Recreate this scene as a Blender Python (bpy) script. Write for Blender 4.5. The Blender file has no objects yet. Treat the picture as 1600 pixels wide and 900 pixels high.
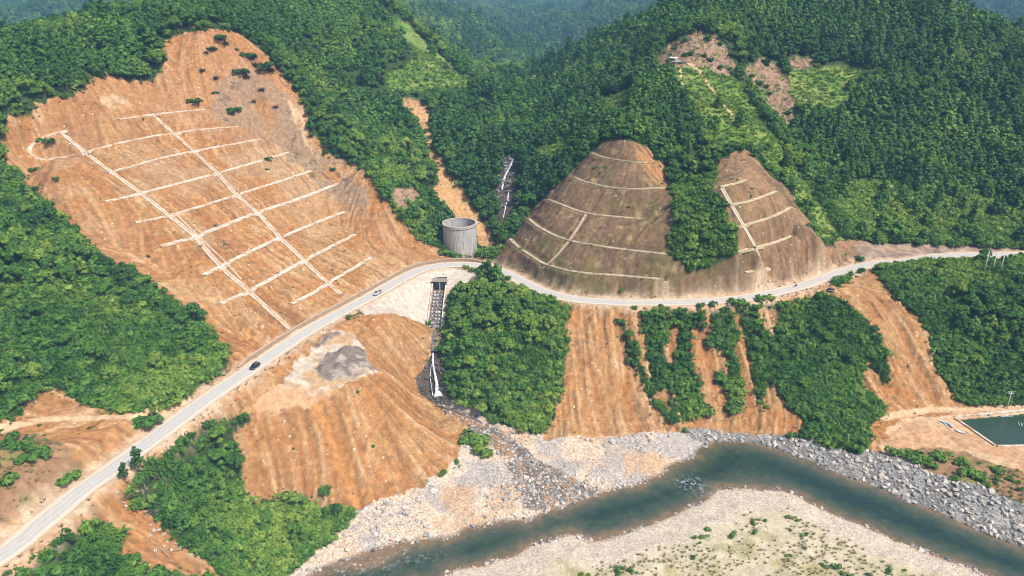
import bpy, math, random
import numpy as np
random.seed(7)
RNG = np.random.default_rng(7)
scene = bpy.context.scene
COL = scene.collection

# ------------------------------------------------------------------ camera, sky, sun, exposure
F_PX, PITCH, CAM_Z = 1142.6, math.radians(22.0), 130.0      # photograph is 1600 x 900
cam_data = bpy.data.cameras.new("camera")
cam_data.sensor_width = 36.0
cam_data.lens = 36.0 * F_PX / 1600.0
cam_data.clip_start, cam_data.clip_end = 1.0, 12000.0
cam = bpy.data.objects.new("camera", cam_data)
COL.objects.link(cam)
cam.location = (0, 0, CAM_Z)
cam.rotation_euler = (math.pi / 2 - PITCH, 0, 0)
scene.camera = cam

SUN_ELEV, SUN_AZ = math.radians(54), math.radians(128)      # azimuth clockwise from +Y
world = bpy.data.worlds.new("World")
scene.world = world
world.use_nodes = True
wn = world.node_tree
bg = wn.nodes["Background"]
sky = wn.nodes.new("ShaderNodeTexSky")
sky.sky_type = 'NISHITA'
sky.sun_disc = False
sky.sun_elevation = SUN_ELEV
sky.sun_rotation = SUN_AZ
sky.altitude = 300
sky.air_density, sky.dust_density, sky.ozone_density = 1.0, 3.0, 1.0
wn.links.new(sky.outputs[0], bg.inputs[0])
bg.inputs[1].default_value = 0.105

sun_data = bpy.data.lights.new("sun", 'SUN')
sun_data.energy = 4.2
sun_data.angle = math.radians(10)
sun_data.color = (1.0, 0.955, 0.89)
sun = bpy.data.objects.new("sun", sun_data)
COL.objects.link(sun)
sd = (math.cos(SUN_ELEV) * math.sin(SUN_AZ), math.cos(SUN_ELEV) * math.cos(SUN_AZ), math.sin(SUN_ELEV))
import mathutils
sun.rotation_euler = mathutils.Vector(sd).to_track_quat('Z', 'Y').to_euler()

vs = scene.view_settings
vs.view_transform, vs.look, vs.gamma, vs.use_curve_mapping = 'Standard', 'None', 1.0, False
vs.exposure = 0.54
scene.cycles.use_denoising = True
scene.cycles.filter_width = 1.0
scene.cycles.max_bounces = 6
scene.cycles.diffuse_bounces = 3
scene.cycles.volume_bounces = 0

# ------------------------------------------------------------------ camera geometry helpers
CP, SP = math.cos(PITCH), math.sin(PITCH)

def ray(px, py):
    u = (np.asarray(px, float) - 800.0) / F_PX
    v = (450.0 - np.asarray(py, float)) / F_PX
    return u, CP + v * SP, -SP + v * CP

def at_z(px, py, z):
    dx, dy, dz = ray(px, py)
    t = (z - CAM_Z) / dz
    return (dx * t, dy * t, z + 0 * t)

def at_y(px, py, y):
    dx, dy, dz = ray(px, py)
    t = y / dy
    return (dx * t, y + 0 * t, CAM_Z + dz * t)

def project(x, y, z):
    zc = np.asarray(z) - CAM_Z
    d = y * CP - zc * SP
    h = y * SP + zc * CP
    return 800 + F_PX * x / d, 450 - F_PX * h / d, d

# ------------------------------------------------------------------ numpy noise
def _hash(ix, iy, seed):
    h = (ix.astype(np.int64) * 374761393 + iy.astype(np.int64) * 668265263 + seed * 974634777) & 0xFFFFFFFF
    h = ((h ^ (h >> 13)) * 1274126177) & 0xFFFFFFFF
    return ((h ^ (h >> 16)) & 0xFFFF) / 65535.0

def vnoise(x, y, seed=0):
    x = np.asarray(x, float); y = np.asarray(y, float)
    ix, iy = np.floor(x), np.floor(y)
    fx, fy = x - ix, y - iy
    fx = fx * fx * (3 - 2 * fx); fy = fy * fy * (3 - 2 * fy)
    a = _hash(ix, iy, seed); b = _hash(ix + 1, iy, seed)
    c = _hash(ix, iy + 1, seed); d = _hash(ix + 1, iy + 1, seed)
    return (a + (b - a) * fx) * (1 - fy) + (c + (d - c) * fx) * fy

def fbm(x, y, seed=0, octv=4):
    s, a, t = 0.0, 1.0, 0.0
    for o in range(octv):
        s = s + a * vnoise(x * 2 ** o + 17.3 * o, y * 2 ** o - 9.1 * o, seed + o)
        t += a; a *= 0.5
    return s / t

def sstep(a, b, x):
    t = np.clip((x - a) / (b - a), 0, 1)
    return t * t * (3 - 2 * t)

# ------------------------------------------------------------------ terrain control points
RIVER_Z = -38.0
ROAD_PX = [(-60, 912, 8), (0, 868, 8), (25, 853, 7.8), (60, 822, 7.5), (100, 788, 7), (140, 757, 6.5), (175, 733, 5.6), (210, 707, 5), (250, 678, 4.2), (290, 648, 3.5),
           (325, 622, 3), (362, 597, 2.5), (400, 571, 2), (450, 537, 1.4), (500, 506, 1), (550, 479, .5), (590, 457, .2), (620, 440, 0), (650, 424, 0), (680, 416, 0), (715, 413, 0),
           (748, 415, 0), (775, 421, 0), (800, 431, 0), (830, 447, 0), (860, 459, 0), (890, 466, 0), (925, 470, 0), (960, 472, 0), (1000, 473, 0), (1050, 472.5, 0), (1100, 471, 0),
           (1140, 468, 0), (1180, 463, 0), (1220, 455, 0), (1255, 446, 0), (1300, 430, 0), (1337, 418, 0), (1375, 411, 0), (1412, 408, 0)]
CTRL = []
def Z(z, pts):
    for p in pts:
        CTRL.append(at_z(p[0], p[1], z))
def Y(y, pts):
    for p in pts:
        CTRL.append(at_y(p[0], p[1], y))
def W(*pts):
    CTRL.extend(pts)

for p in ROAD_PX:
    CTRL.append(at_z(*p))
ROAD_END = at_z(1412, 408, 0)
W((225, 366, -.5), (250, 372, -1), (300, 378, -2))
# bare landslide
LS = [(70, [(185, 187), (238, 179), (320, 172)]),
      (61, [(75, 251), (130, 240), (250, 210), (370, 199)]),
      (53, [(170, 270), (240, 250), (300, 237), (410, 218)]),
      (45, [(165, 315), (220, 302), (340, 271), (450, 239)]),
      (37, [(212, 348), (265, 338), (370, 305), (485, 268)]),
      (29, [(252, 385), (305, 370), (400, 333), (532, 286)]),
      (21, [(318, 430), (345, 417), (430, 375), (540, 330)]),
      (13, [(345, 475), (390, 455), (470, 410), (557, 366)]),
      (6, [(455, 476), (500, 450), (518, 440), (580, 402)])]
for z, pts in LS:
    Z(z, pts)
for y, pts in [(460, [(340, 48)]), (440, [(262, 75)]), (425, [(255, 105)]), (405, [(200, 130)]), (375, [(110, 153)]), (345, [(20, 193)]),
               (455, [(430, 110)]), (430, [(490, 200)]), (400, [(560, 265)]), (385, [(600, 310)]), (375, [(650, 380)]),
               (470, [(200, 30)]), (500, [(310, 14)]), (450, [(110, 50)]), (425, [(60, 68)]), (405, [(0, 84)]), (490, [(400, 65)]), (560, [(480, 55)]), (620, [(400, 5)]),
               (545, [(540, 110)]), (690, [(500, 0)]), (490, [(560, 200)]), (450, [(650, 250)]), (500, [(700, 200)]), (600, [(738, 132)]), (700, [(620, 45)]),
               (640, [(680, 90)]), (760, [(580, 0)]), (401, [(660, 330)]), (425, [(610, 260)])]:
    Y(y, pts)
# front spur with trees
Z(50, [(30, 300)]); Z(48, [(62, 278)]); Z(32, [(165, 402)]); Z(30, [(182, 387)]); Z(42, [(0, 400)]); Z(25, [(100, 500), (0, 550)]); Z(15, [(250, 500)]); Z(9, [(350, 500)])
Z(10, [(150, 600)]); Z(5, [(300, 600)]); Z(12, [(60, 640)]); Z(14, [(0, 670), (0, 780)]); Z(8, [(200, 650)]); Z(13, [(50, 750)]); Z(21, [(255, 430)])
# debris mound and apron
Z(0, [(440, 600)]); Z(-6, [(500, 612)]); Z(-7, [(590, 586)]); Z(-4.4, [(492, 594)]); Z(-5.2, [(560, 572)]); Z(-2.2, [(455, 575)]); Z(-1.5, [(560, 525)]); Z(-1.5, [(615, 496)]); Z(-13.5, [(690, 512)]); Z(-6.5, [(640, 482)]); Z(-2, [(600, 466)])
Z(-7, [(685, 470)]); Z(-17, [(655, 560)]); Z(-25, [(655, 600)]); Z(-15, [(600, 640)]); Z(-3, [(700, 436)]); Z(-3.5, [(640, 455)])
Z(-30, [(400, 785)]); Z(-33, [(480, 790)]); Z(-35, [(560, 797)]); Z(-35.5, [(640, 767), (700, 737)]); Z(-33.5, [(735, 668)])
# creek
CREEK_PX = [(684, 470, -8), (682, 505, -13.5), (680, 520, -14.2), (676, 545, -16), (677, 562, -17.2), (681, 595, -24), (685, 628, -30.3), (715, 640, -32), (745, 655, -33.2), (770, 670, -34), (800, 690, -35.2),
            (830, 715, -36.3), (870, 742, -37.2), (925, 772, -38.2)]
for p in CREEK_PX:
    CTRL.append(at_z(*p))
# gravel, central slope, island
Z(-36.5, [(640, 805), (800, 745), (1060, 690)]); Z(-36, [(950, 702)]); Z(-35, [(850, 684), (950, 678), (1040, 668)])
Z(-4, [(745, 470)]); Z(-20, [(715, 590)]); Z(-31, [(835, 650)]); Z(-8, [(790, 520)]); Z(-12, [(700, 525)])
Z(-1, [(900, 480), (1000, 482), (1100, 480), (1200, 470)]); Z(-34.5, [(1100, 660), (1200, 672), (1300, 698)]); Z(-34, [(1400, 725), (1500, 762), (1600, 803)])
Z(-33, [(1380, 690), (1450, 655), (1550, 722), (1440, 643)])
Z(0, [(1300, 455), (1330, 445)]); Z(.5, [(1380, 428)]); Z(2, [(1440, 404)]); Z(4, [(1520, 403)]); Z(5, [(1600, 413)]); Z(-32.5, [(1520, 638), (1600, 632)])
W((270, 300, -15), (270, 260, -32.5))
for x, y in [(178, 262), (220, 268), (200, 235), (235, 240), (260, 230)]:
    W((x, y, -33))
# spur
SB = [(8, [(795, 372), (830, 400), (890, 425), (960, 430), (1035, 437)]), (17, [(825, 342), (870, 370), (920, 382), (980, 390), (1045, 398)]),
      (26, [(855, 312), (905, 330), (950, 338), (1010, 344)]), (36, [(895, 278), (940, 290), (990, 296), (1048, 293)]), (46, [(925, 240), (960, 250), (1000, 255)]), (55, [(965, 217)]),
      (42, [(1125, 292), (1165, 281)]), (36, [(1130, 320), (1165, 317), (1210, 300)]), (28, [(1140, 357), (1180, 348), (1235, 325)]), (19, [(1150, 393), (1190, 385), (1235, 370)]),
      (10, [(1165, 425), (1200, 420)]), (3, [(1300, 412)]), (24, [(1270, 350)])]
for z, pts in SB:
    Z(z, pts)
for y, pts in [(385, [(1280, 330)]), (372, [(1300, 370)]), (430, [(1250, 260)]), (400, [(1172, 238)]), (450, [(1150, 180)]), (470, [(1100, 150)]), (510, [(1060, 97)]), (550, [(1080, 60)]),
               (380, [(1055, 300)]), (410, [(1060, 230)]), (460, [(1060, 150)]), (520, [(1250, 150), (1200, 150)]), (450, [(1300, 250)]), (550, [(1230, 110)]), (590, [(1180, 50)]), (640, [(1150, 10)]),
               (410, [(830, 330)]), (425, [(850, 270)]), (450, [(880, 222)]), (500, [(950, 160)]), (540, [(1000, 112)]), (600, [(1040, 60), (900, 125)]), (650, [(1090, 15)]), (520, [(842, 190)]), (680, [(930, 80)]),
               (720, [(1015, 44)]), (770, [(1082, 9)]), (495, [(870, 205)])]:
    Y(y, pts)
# right mountain
Z(-3, [(1450, 395), (1530, 397)])
for y, pts in [(384, [(1450, 380), (1400, 379), (1530, 386)]), (425, [(1450, 300), (1600, 300), (1350, 300)]), (490, [(1450, 200), (1600, 200), (1350, 200)]), (560, [(1450, 100), (1600, 115), (1330, 110)]), (620, [(1450, 32)]),
               (600, [(1600, 88)]), (640, [(1505, 45)]), (660, [(1390, 2)]), (650, [(1270, 30)]), (385, [(1600, 392)])]:
    Y(y, pts)
# gully with the cascade, valley, far ridges
Z(-6, [(720, 396), (750, 398)]); Z(-4, [(770, 392)]); Z(5, [(788, 345)])
for y, pts in [(450, [(800, 250)]), (440, [(776, 270)]), (520, [(740, 200)]), (560, [(770, 170)]), (540, [(792, 190)]), (660, [(830, 172)]), (480, [(815, 228)])]:
    Y(y, pts)
for y, pts in [(1250, [(810, 120), (760, 100)]), (1450, [(720, 40), (650, 0)]), (1800, [(850, 60)]), (1600, [(890, 95), (905, 85)]), (1750, [(1000, 25)]), (1700, [(950, 55)]), (3300, [(930, 15), (850, 8)]),
               (4300, [(50, 42)]), (4400, [(150, 18)]), (4800, [(12, 8)]), (4600, [(280, 0)]), (2100, [(1500, 28)]), (2000, [(1600, 62)]), (2600, [(1560, 0)])]:
    Y(y, pts)
W((-60, 860, 8), (-150, 820, 20), (40, 900, 20), (-330, 620, 55), (-420, 900, 40), (-700, 1100, 40), (-250, 850, 70), (420, 850, 70), (620, 800, 50), (250, 850, 80), (-3400, 5800, 140), (-1200, 5800, 420), (200, 4600, 520), (2600, 5000, 700), (2400, 2600, 420), (-1300, 1800, 60), (-2200, 3200, 60), (-900, 3000, 70),
  (-330, 300, 75), (-330, 180, 45), (-300, 60, 25), (-160, 60, 12), (-60, 60, -36), (0, 100, -36), (100, 120, -36), (200, 130, -36), (300, 150, -37), (330, 250, -34), (330, 330, 0), (420, 400, 10), (-20, 60, -36), (300, 40, -36),
  (700, 500, 70), (700, 250, 0), (900, 100, 0), (-700, 300, 90), (-700, 60, 40))
CTRL = np.array([[float(c) for c in p] for p in CTRL])

def tps_fit(P, lam):
    n = len(P); S = 100.0
    d2 = ((P[:, None, :2] - P[None, :, :2]) ** 2).sum(-1) / S ** 2
    K = np.where(d2 > 0, d2 * np.log(np.maximum(d2, 1e-12)) * .5, 0) * 1.0
    A = np.zeros((n + 3, n + 3))
    A[:n, :n] = K + lam * np.eye(n)
    A[:n, n] = 1; A[:n, n + 1:] = P[:, :2] / S
    A[n:, :n] = A[:n, n:].T
    return np.linalg.solve(A, np.concatenate([P[:, 2], np.zeros(3)])), S

TPS_W, TPS_S = tps_fit(CTRL, 0.003)
def tps_eval(x, y):
    out = np.empty(x.size)
    xf, yf = x.ravel(), y.ravel()
    P = CTRL; n = len(P)
    for i in range(0, x.size, 40000):
        a, b = xf[i:i + 40000], yf[i:i + 40000]
        d2 = ((a[:, None] - P[:, 0]) ** 2 + (b[:, None] - P[:, 1]) ** 2).astype(np.float32) / np.float32(TPS_S ** 2)
        K = d2 * np.log(np.maximum(d2, 1e-9)) * np.float32(.5)
        out[i:i + 40000] = K @ TPS_W[:n].astype(np.float32) + TPS_W[n] + (TPS_W[n + 1] * a + TPS_W[n + 2] * b) / TPS_S
    return out.reshape(x.shape)

# ------------------------------------------------------------------ ground grid
def axis(lo, hi, fine_lo, fine_hi, step, grow, cap):
    mid = list(np.arange(fine_lo, fine_hi + 1e-6, step))
    s, v = step, fine_hi
    while v < hi:
        s = min(s * grow, cap); v += s; mid.append(v)
    s, v = step, fine_lo
    while v > lo:
        s = min(s * grow, cap); v -= s; mid.insert(0, v)
    return np.array(mid)
GX = axis(-3600, 3000, -245, 262, .72, 1.035, 45)
GY = axis(10, 6000, 138, 412, .72, 1.0095, 45)
XX, YY = np.meshgrid(GX, GY)          # [row = y, col = x]
# coarse evaluation, then bilinear to the fine grid, keeps this quick
def bil(gx, gy, G, x, y):
    i = np.clip(np.searchsorted(gx, x) - 1, 0, len(gx) - 2)
    j = np.clip(np.searchsorted(gy, y) - 1, 0, len(gy) - 2)
    fx = np.clip((x - gx[i]) / (gx[i + 1] - gx[i]), 0, 1)
    fy = np.clip((y - gy[j]) / (gy[j + 1] - gy[j]), 0, 1)
    return (G[j, i] * (1 - fx) + G[j, i + 1] * fx) * (1 - fy) + (G[j + 1, i] * (1 - fx) + G[j + 1, i + 1] * fx) * fy
BASE = tps_eval(XX, YY)
# ------------------------------------------------------------------ planar helpers
def dense(pts, n):
    pts = np.array(pts, float)
    out = []
    for a, b in zip(pts[:-1], pts[1:]):
        k = max(1, int(np.ceil(np.hypot(*(b - a)[:2]) / n)))
        for i in range(k):
            out.append(a + (b - a) * i / k)
    out.append(pts[-1])
    return np.array(out)

def smooth_line(pts, step):
    """Catmull-Rom through points (any dimension), resampled every STEP metres."""
    P = np.array(pts, float)
    P = np.vstack([2 * P[0] - P[1], P, 2 * P[-1] - P[-2]])
    out = []
    for i in range(1, len(P) - 2):
        p0, p1, p2, p3 = P[i - 1], P[i], P[i + 1], P[i + 2]
        for t in np.linspace(0, 1, 12, endpoint=False):
            out.append(.5 * (2 * p1 + (p2 - p0) * t + (2 * p0 - 5 * p1 + 4 * p2 - p3) * t * t + (3 * p1 - p0 - 3 * p2 + p3) * t ** 3))
    out.append(P[-2])
    out = np.array(out)
    L = np.concatenate([[0], np.cumsum(np.linalg.norm(np.diff(out, axis=0), axis=1))])
    s = np.arange(0, L[-1], step)
    return np.stack([np.interp(s, L, out[:, k]) for k in range(out.shape[1])], 1)

def inside(poly, x, y):
    poly = np.array(poly)[:, :2]
    res = np.zeros(x.shape, bool)
    m = (x >= poly[:, 0].min()) & (x <= poly[:, 0].max()) & (y >= poly[:, 1].min()) & (y <= poly[:, 1].max())
    a, b = x[m], y[m]
    r = np.zeros(a.shape, bool)
    q = np.roll(poly, -1, 0)
    for (x1, y1), (x2, y2) in zip(poly, q):
        if y1 == y2:
            continue
        c = ((y1 > b) != (y2 > b)) & (a < (x2 - x1) * (b - y1) / (y2 - y1) + x1)
        r ^= c
    res[m] = r
    return res

def line_dist(line, x, y, reach, closed=False):
    """distance to a polyline and the line's third coordinate there (inf beyond reach)."""
    line = np.array(line)
    if closed:
        line = np.vstack([line, line[:1]])
    D = np.full(x.shape, 1e9); V = np.zeros(x.shape)
    for a, b in zip(line[:-1], line[1:]):
        lo = np.minimum(a, b)[:2] - reach; hi = np.maximum(a, b)[:2] + reach
        j0, j1 = np.searchsorted(GY, [lo[1], hi[1]]); i0, i1 = np.searchsorted(GX, [lo[0], hi[0]])
        if j1 <= j0 or i1 <= i0:
            continue
        xs, ys = x[j0:j1, i0:i1], y[j0:j1, i0:i1]
        d = b[:2] - a[:2]; L2 = (d ** 2).sum() + 1e-9
        t = np.clip(((xs - a[0]) * d[0] + (ys - a[1]) * d[1]) / L2, 0, 1)
        dd = np.hypot(xs - a[0] - t * d[0], ys - a[1] - t * d[1])
        sub = D[j0:j1, i0:i1]; m = dd < sub
        sub[m] = dd[m]
        if line.shape[1] > 2:
            vv = a[2] + t * (b[2] - a[2])
            V[j0:j1, i0:i1][m] = vv[m]
    return D, V

# ------------------------------------------------------------------ road, river and pond cut into the ground
H = BASE.copy()
road_pts = [at_z(*p) for p in ROAD_PX] + [(225, 367, -.3), (245, 372, -1), (275, 376, -2), (320, 380, -2)]
ROAD = smooth_line(road_pts, 2.0)
for _ in range(6):
    ROAD[1:-1] = (ROAD[:-2] + 2 * ROAD[1:-1] + ROAD[2:]) / 4
ROAD_HALF = 3.3
RD, RZ = line_dist(ROAD, XX, YY, 16)
w = sstep(4.6, 10, RD)
H = np.where(RD < 16, RZ - .05 + (H - RZ + .05) * w, H)

RIVER_PX = [(430, 960), (470, 915), (492, 890), (520, 878), (562, 866), (620, 853), (700, 841), (760, 819), (830, 809), (870, 797), (905, 784), (945, 768), (990, 757), (1030, 746), (1046, 731), (1085, 713), (1095, 698), (1130, 688),
            (1175, 691), (1220, 701), (1260, 719), (1320, 743), (1380, 766), (1440, 791), (1500, 816), (1560, 841), (1610, 857), (1800, 940), (1900, 1040), (1760, 1010),
            (1640, 940), (1530, 896), (1450, 862), (1400, 844), (1330, 814), (1280, 791), (1230, 769), (1200, 762), (1120, 766), (1100, 786), (1030, 812), (980, 832), (930, 846), (915, 838), (890, 835), (840, 850), (790, 872), (740, 885), (690, 900), (640, 925), (560, 970)]
RIVER = np.array([at_z(px, py, RIVER_Z) for px, py in RIVER_PX])
rv = dense(np.vstack([RIVER, RIVER[:1]]), 3.0)[:-1]
jit = (fbm(rv[:, 0] * .14, rv[:, 1] * .14, 31, 3) - .5) * 4.0
rv[:, 0] += jit; rv[:, 1] += np.roll(jit, 7)
RIVER = rv
RIN = inside(RIVER, XX, YY)
RVD, _ = line_dist(RIVER[:, :2], XX, YY, 26, closed=True)
RVD = np.minimum(RVD, 26)
SHORE = np.where(RIN, -RVD, RVD)      # signed distance to the waterline, negative in the water
bed = RIVER_Z - .15 - np.minimum(RVD * .14, 2.0)
bank = RIVER_Z + .05 + np.minimum(RVD * .14, 1.5)
H = np.where(RIN, bed, bank + (np.maximum(H, bank) - bank) * sstep(1, 16, RVD))

POND_Z = -33.9
POND_PX = [(1492, 655), (1545, 650), (1625, 643), (1700, 640), (1700, 690), (1625, 698), (1556, 699)]
POND = np.array([at_z(px, py, POND_Z) for px, py in POND_PX])
PIN = inside(POND, XX, YY)
PD, _ = line_dist(POND[:, :2], XX, YY, 20, closed=True)
H = np.where(PIN, np.where(PD > 1.0, -36.0, POND_Z + .2), np.where(PD < 20, -33.3 + (H + 33.3) * sstep(2, 20, PD), H))

# trough of the culvert cascade below the road bend
ch = (np.abs(XX + 36.0) < 3.3) & (YY > 306.5) & (YY < 341)
H = np.where(ch, np.minimum(H, -6.6 - np.clip((336.0 - YY) / 28.0, -.2, 1.1) * 7.6 - .9), H)

# ------------------------------------------------------------------ from a pixel to the place on the ground it shows
def hit(pts, G=None):
    G = H if G is None else G
    pts = np.array(pts, float)
    dx, dy, dz = ray(pts[:, 0], pts[:, 1])
    n = len(pts)
    t0 = np.full(n, 120.0); done = np.zeros(n, bool); res = np.full(n, 4000.0)
    t = t0.copy()
    while not done.all() and t.min() < 4000:
        tn = t + np.maximum(.8, t * .003)
        below = bil(GX, GY, G, dx * tn, dy * tn) > CAM_Z + dz * tn
        new = below & ~done
        if new.any():
            lo, hi = t[new].copy(), tn[new].copy()
            ax, ay, az = dx[new], dy[new], dz[new]
            for _ in range(12):
                mid = (lo + hi) / 2
                b = bil(GX, GY, G, ax * mid, ay * mid) > CAM_Z + az * mid
                hi = np.where(b, mid, hi); lo = np.where(b, lo, mid)
            res[new] = (lo + hi) / 2
            done |= new
        t = tn
    x, y = dx * res, dy * res
    return np.stack([x, y, bil(GX, GY, G, x, y)], 1)

def px_poly(pts, step=14):
    pts = list(pts)
    return hit(dense(pts + pts[:1], step)[:-1])
def px_line(pts, step=8):
    return hit(dense(pts, step))


# ------------------------------------------------------------------ drains: benches and chutes, cut into the ground
ORD = ["topmost", "second", "third", "fourth", "fifth", "sixth", "seventh", "eighth", "lowest"]
DRAINS = []
def drain(name, pts, w, mat, label, group, **kw):
    P = hit(dense(pts, 10), H)
    keep = [0]
    for i in range(1, len(P)):
        if np.hypot(*(P[i] - P[keep[-1]])[:2]) > 2.5:
            keep.append(i)
    L = smooth_line(P[keep][:, :2], 1.6)
    for _ in range(3):
        L[1:-1] = (L[:-2] + 2 * L[1:-1] + L[2:]) / 4
    z = bil(GX, GY, H, L[:, 0], L[:, 1])
    for _ in range(8 if not kw.get("twin") else 4):
        z[1:-1] = (z[:-2] + 2 * z[1:-1] + z[2:]) / 4
    DRAINS.append(dict(name=name, line=L, z=z, w=w, mat=mat, label=label, group=group, twin=False) | kw)
B_LINES = [[(185, 187), (238, 179), (280, 175), (322, 171)],
           [(105, 204), (78, 210), (55, 219), (41, 232), (42, 244), (50, 253), (80, 250), (130, 239), (190, 223), (250, 211), (310, 203), (374, 198)],
           [(168, 270), (200, 262), (240, 250), (300, 237), (350, 228), (412, 217)],
           [(165, 315), (190, 311), (220, 302), (280, 287), (340, 271), (400, 254), (452, 238)],
           [(212, 348), (240, 343), (265, 337), (320, 321), (370, 305), (430, 286), (487, 267)],
           [(252, 385), (280, 378), (305, 370), (350, 353), (400, 333), (470, 310), (534, 285)],
           [(318, 430), (345, 417), (356, 411), (390, 394), (430, 375), (490, 350), (541, 330)],
           [(345, 475), (390, 455), (430, 433), (470, 410), (515, 387), (558, 365)],
           [(455, 475), (485, 461), (515, 441), (550, 421), (580, 402)]]
for i, pts in enumerate(B_LINES):
    nm = {1: "second concrete bench drain from the top of the bare landslide, looping round at one end"}.get(i, f"{ORD[i]} concrete bench drain across the bare landslide, counted from its crown")
    drain("bench_drain", pts, 2.8 if i == 5 else (2.3 if i in (6, 7) else 1.9), "M_DRAIN", nm, "bench drains across the bare landslide")
drain("drain_chute", [(95, 207), (130, 237), (175, 270), (220, 303), (265, 338), (305, 370), (330, 401), (356, 428), (388, 455), (420, 485), (455, 516)], 2.1, "M_DRAIN",
      "long stepped drain chute down the bare landslide, the one farther from the cascade", "drain chutes down the bare landslide", floor="M_DRAINFLOOR", twin=True)
drain("drain_chute", [(240, 181), (270, 208), (303, 237), (340, 272), (370, 306), (405, 335), (437, 372), (475, 408), (500, 432), (520, 450), (540, 467)], 2.1, "M_DRAIN",
      "long stepped drain chute down the bare landslide, the one nearer to the cascade", "drain chutes down the bare landslide", floor="M_DRAINFLOOR", twin=True)
drain("drain_trench", [(275, 335), (312, 371), (355, 412), (380, 440)], .9, "M_DRAINFLOOR", "thin silted drain trench close beside the long chute on the landslide", "drain chutes down the bare landslide", lip=.15)
for pts, w_ in [([(795, 372), (812, 388), (830, 400), (850, 413), (890, 424), (930, 429), (960, 430), (1000, 434), (1038, 437)], "lowest"),
           ([(825, 342), (845, 357), (870, 370), (895, 378), (920, 382), (950, 387), (980, 391), (1045, 398)], "second lowest"),
           ([(856, 312), (880, 321), (905, 331), (930, 336), (960, 339), (1010, 343)], "third lowest"),
           ([(896, 277), (915, 285), (940, 291), (965, 295), (990, 296), (1050, 293)], "second highest"),
           ([(924, 239), (940, 246), (960, 250), (990, 254), (1022, 255)], "highest")]:
    drain("terrace_drain", pts, 1.7, "M_TERRDRAIN", f"{w_} curved terrace drain on the brown cut face beside the cascade gully", "terrace drains on the brown spur")
for pts, w_ in [([(1125, 292), (1150, 287), (1168, 281)], "highest"), ([(1130, 321), (1165, 317), (1190, 308), (1214, 299)], "second highest"), ([(1141, 357), (1180, 348), (1210, 338), (1237, 324)], "middle"),
           ([(1150, 394), (1190, 385), (1215, 378), (1237, 369)], "second lowest"), ([(1165, 426), (1185, 423), (1205, 419)], "lowest")]:
    drain("terrace_drain", pts, 1.7, "M_TERRDRAIN", f"{w_} straight terrace drain on the paler cut face beyond the green thicket", "terrace drains on the brown spur")
drain("drain_chute", [(1128, 295), (1145, 325), (1160, 351), (1175, 376), (1186, 400), (1200, 430), (1209, 451)], 2.0, "M_DRAIN", "pale drain chute down the middle of the paler cut face", "drain chutes on the brown spur", floor="M_DRAINFLOOR", twin=True)
drain("drain_chute", [(1262, 352), (1284, 382), (1303, 415)], 1.7, "M_DRAIN", "short pale drain chute at the far end of the paler cut face", "drain chutes on the brown spur", floor="M_DRAINFLOOR", twin=True)
drain("drain_chute", [(917, 333), (904, 355), (890, 376), (880, 388), (868, 402), (853, 415), (838, 432)], 1.1, "M_DRAINFLOOR", "weathered drain chute crossing the terraces near the cascade gully", "drain chutes on the brown spur", twin=True)
if False: drain("drain_chute", [(965, 390), (960, 410), (957, 428)], 1.0, "M_TERRDRAIN", "short dark drain chute between the two lowest terraces", "drain chutes on the brown spur")

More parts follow.
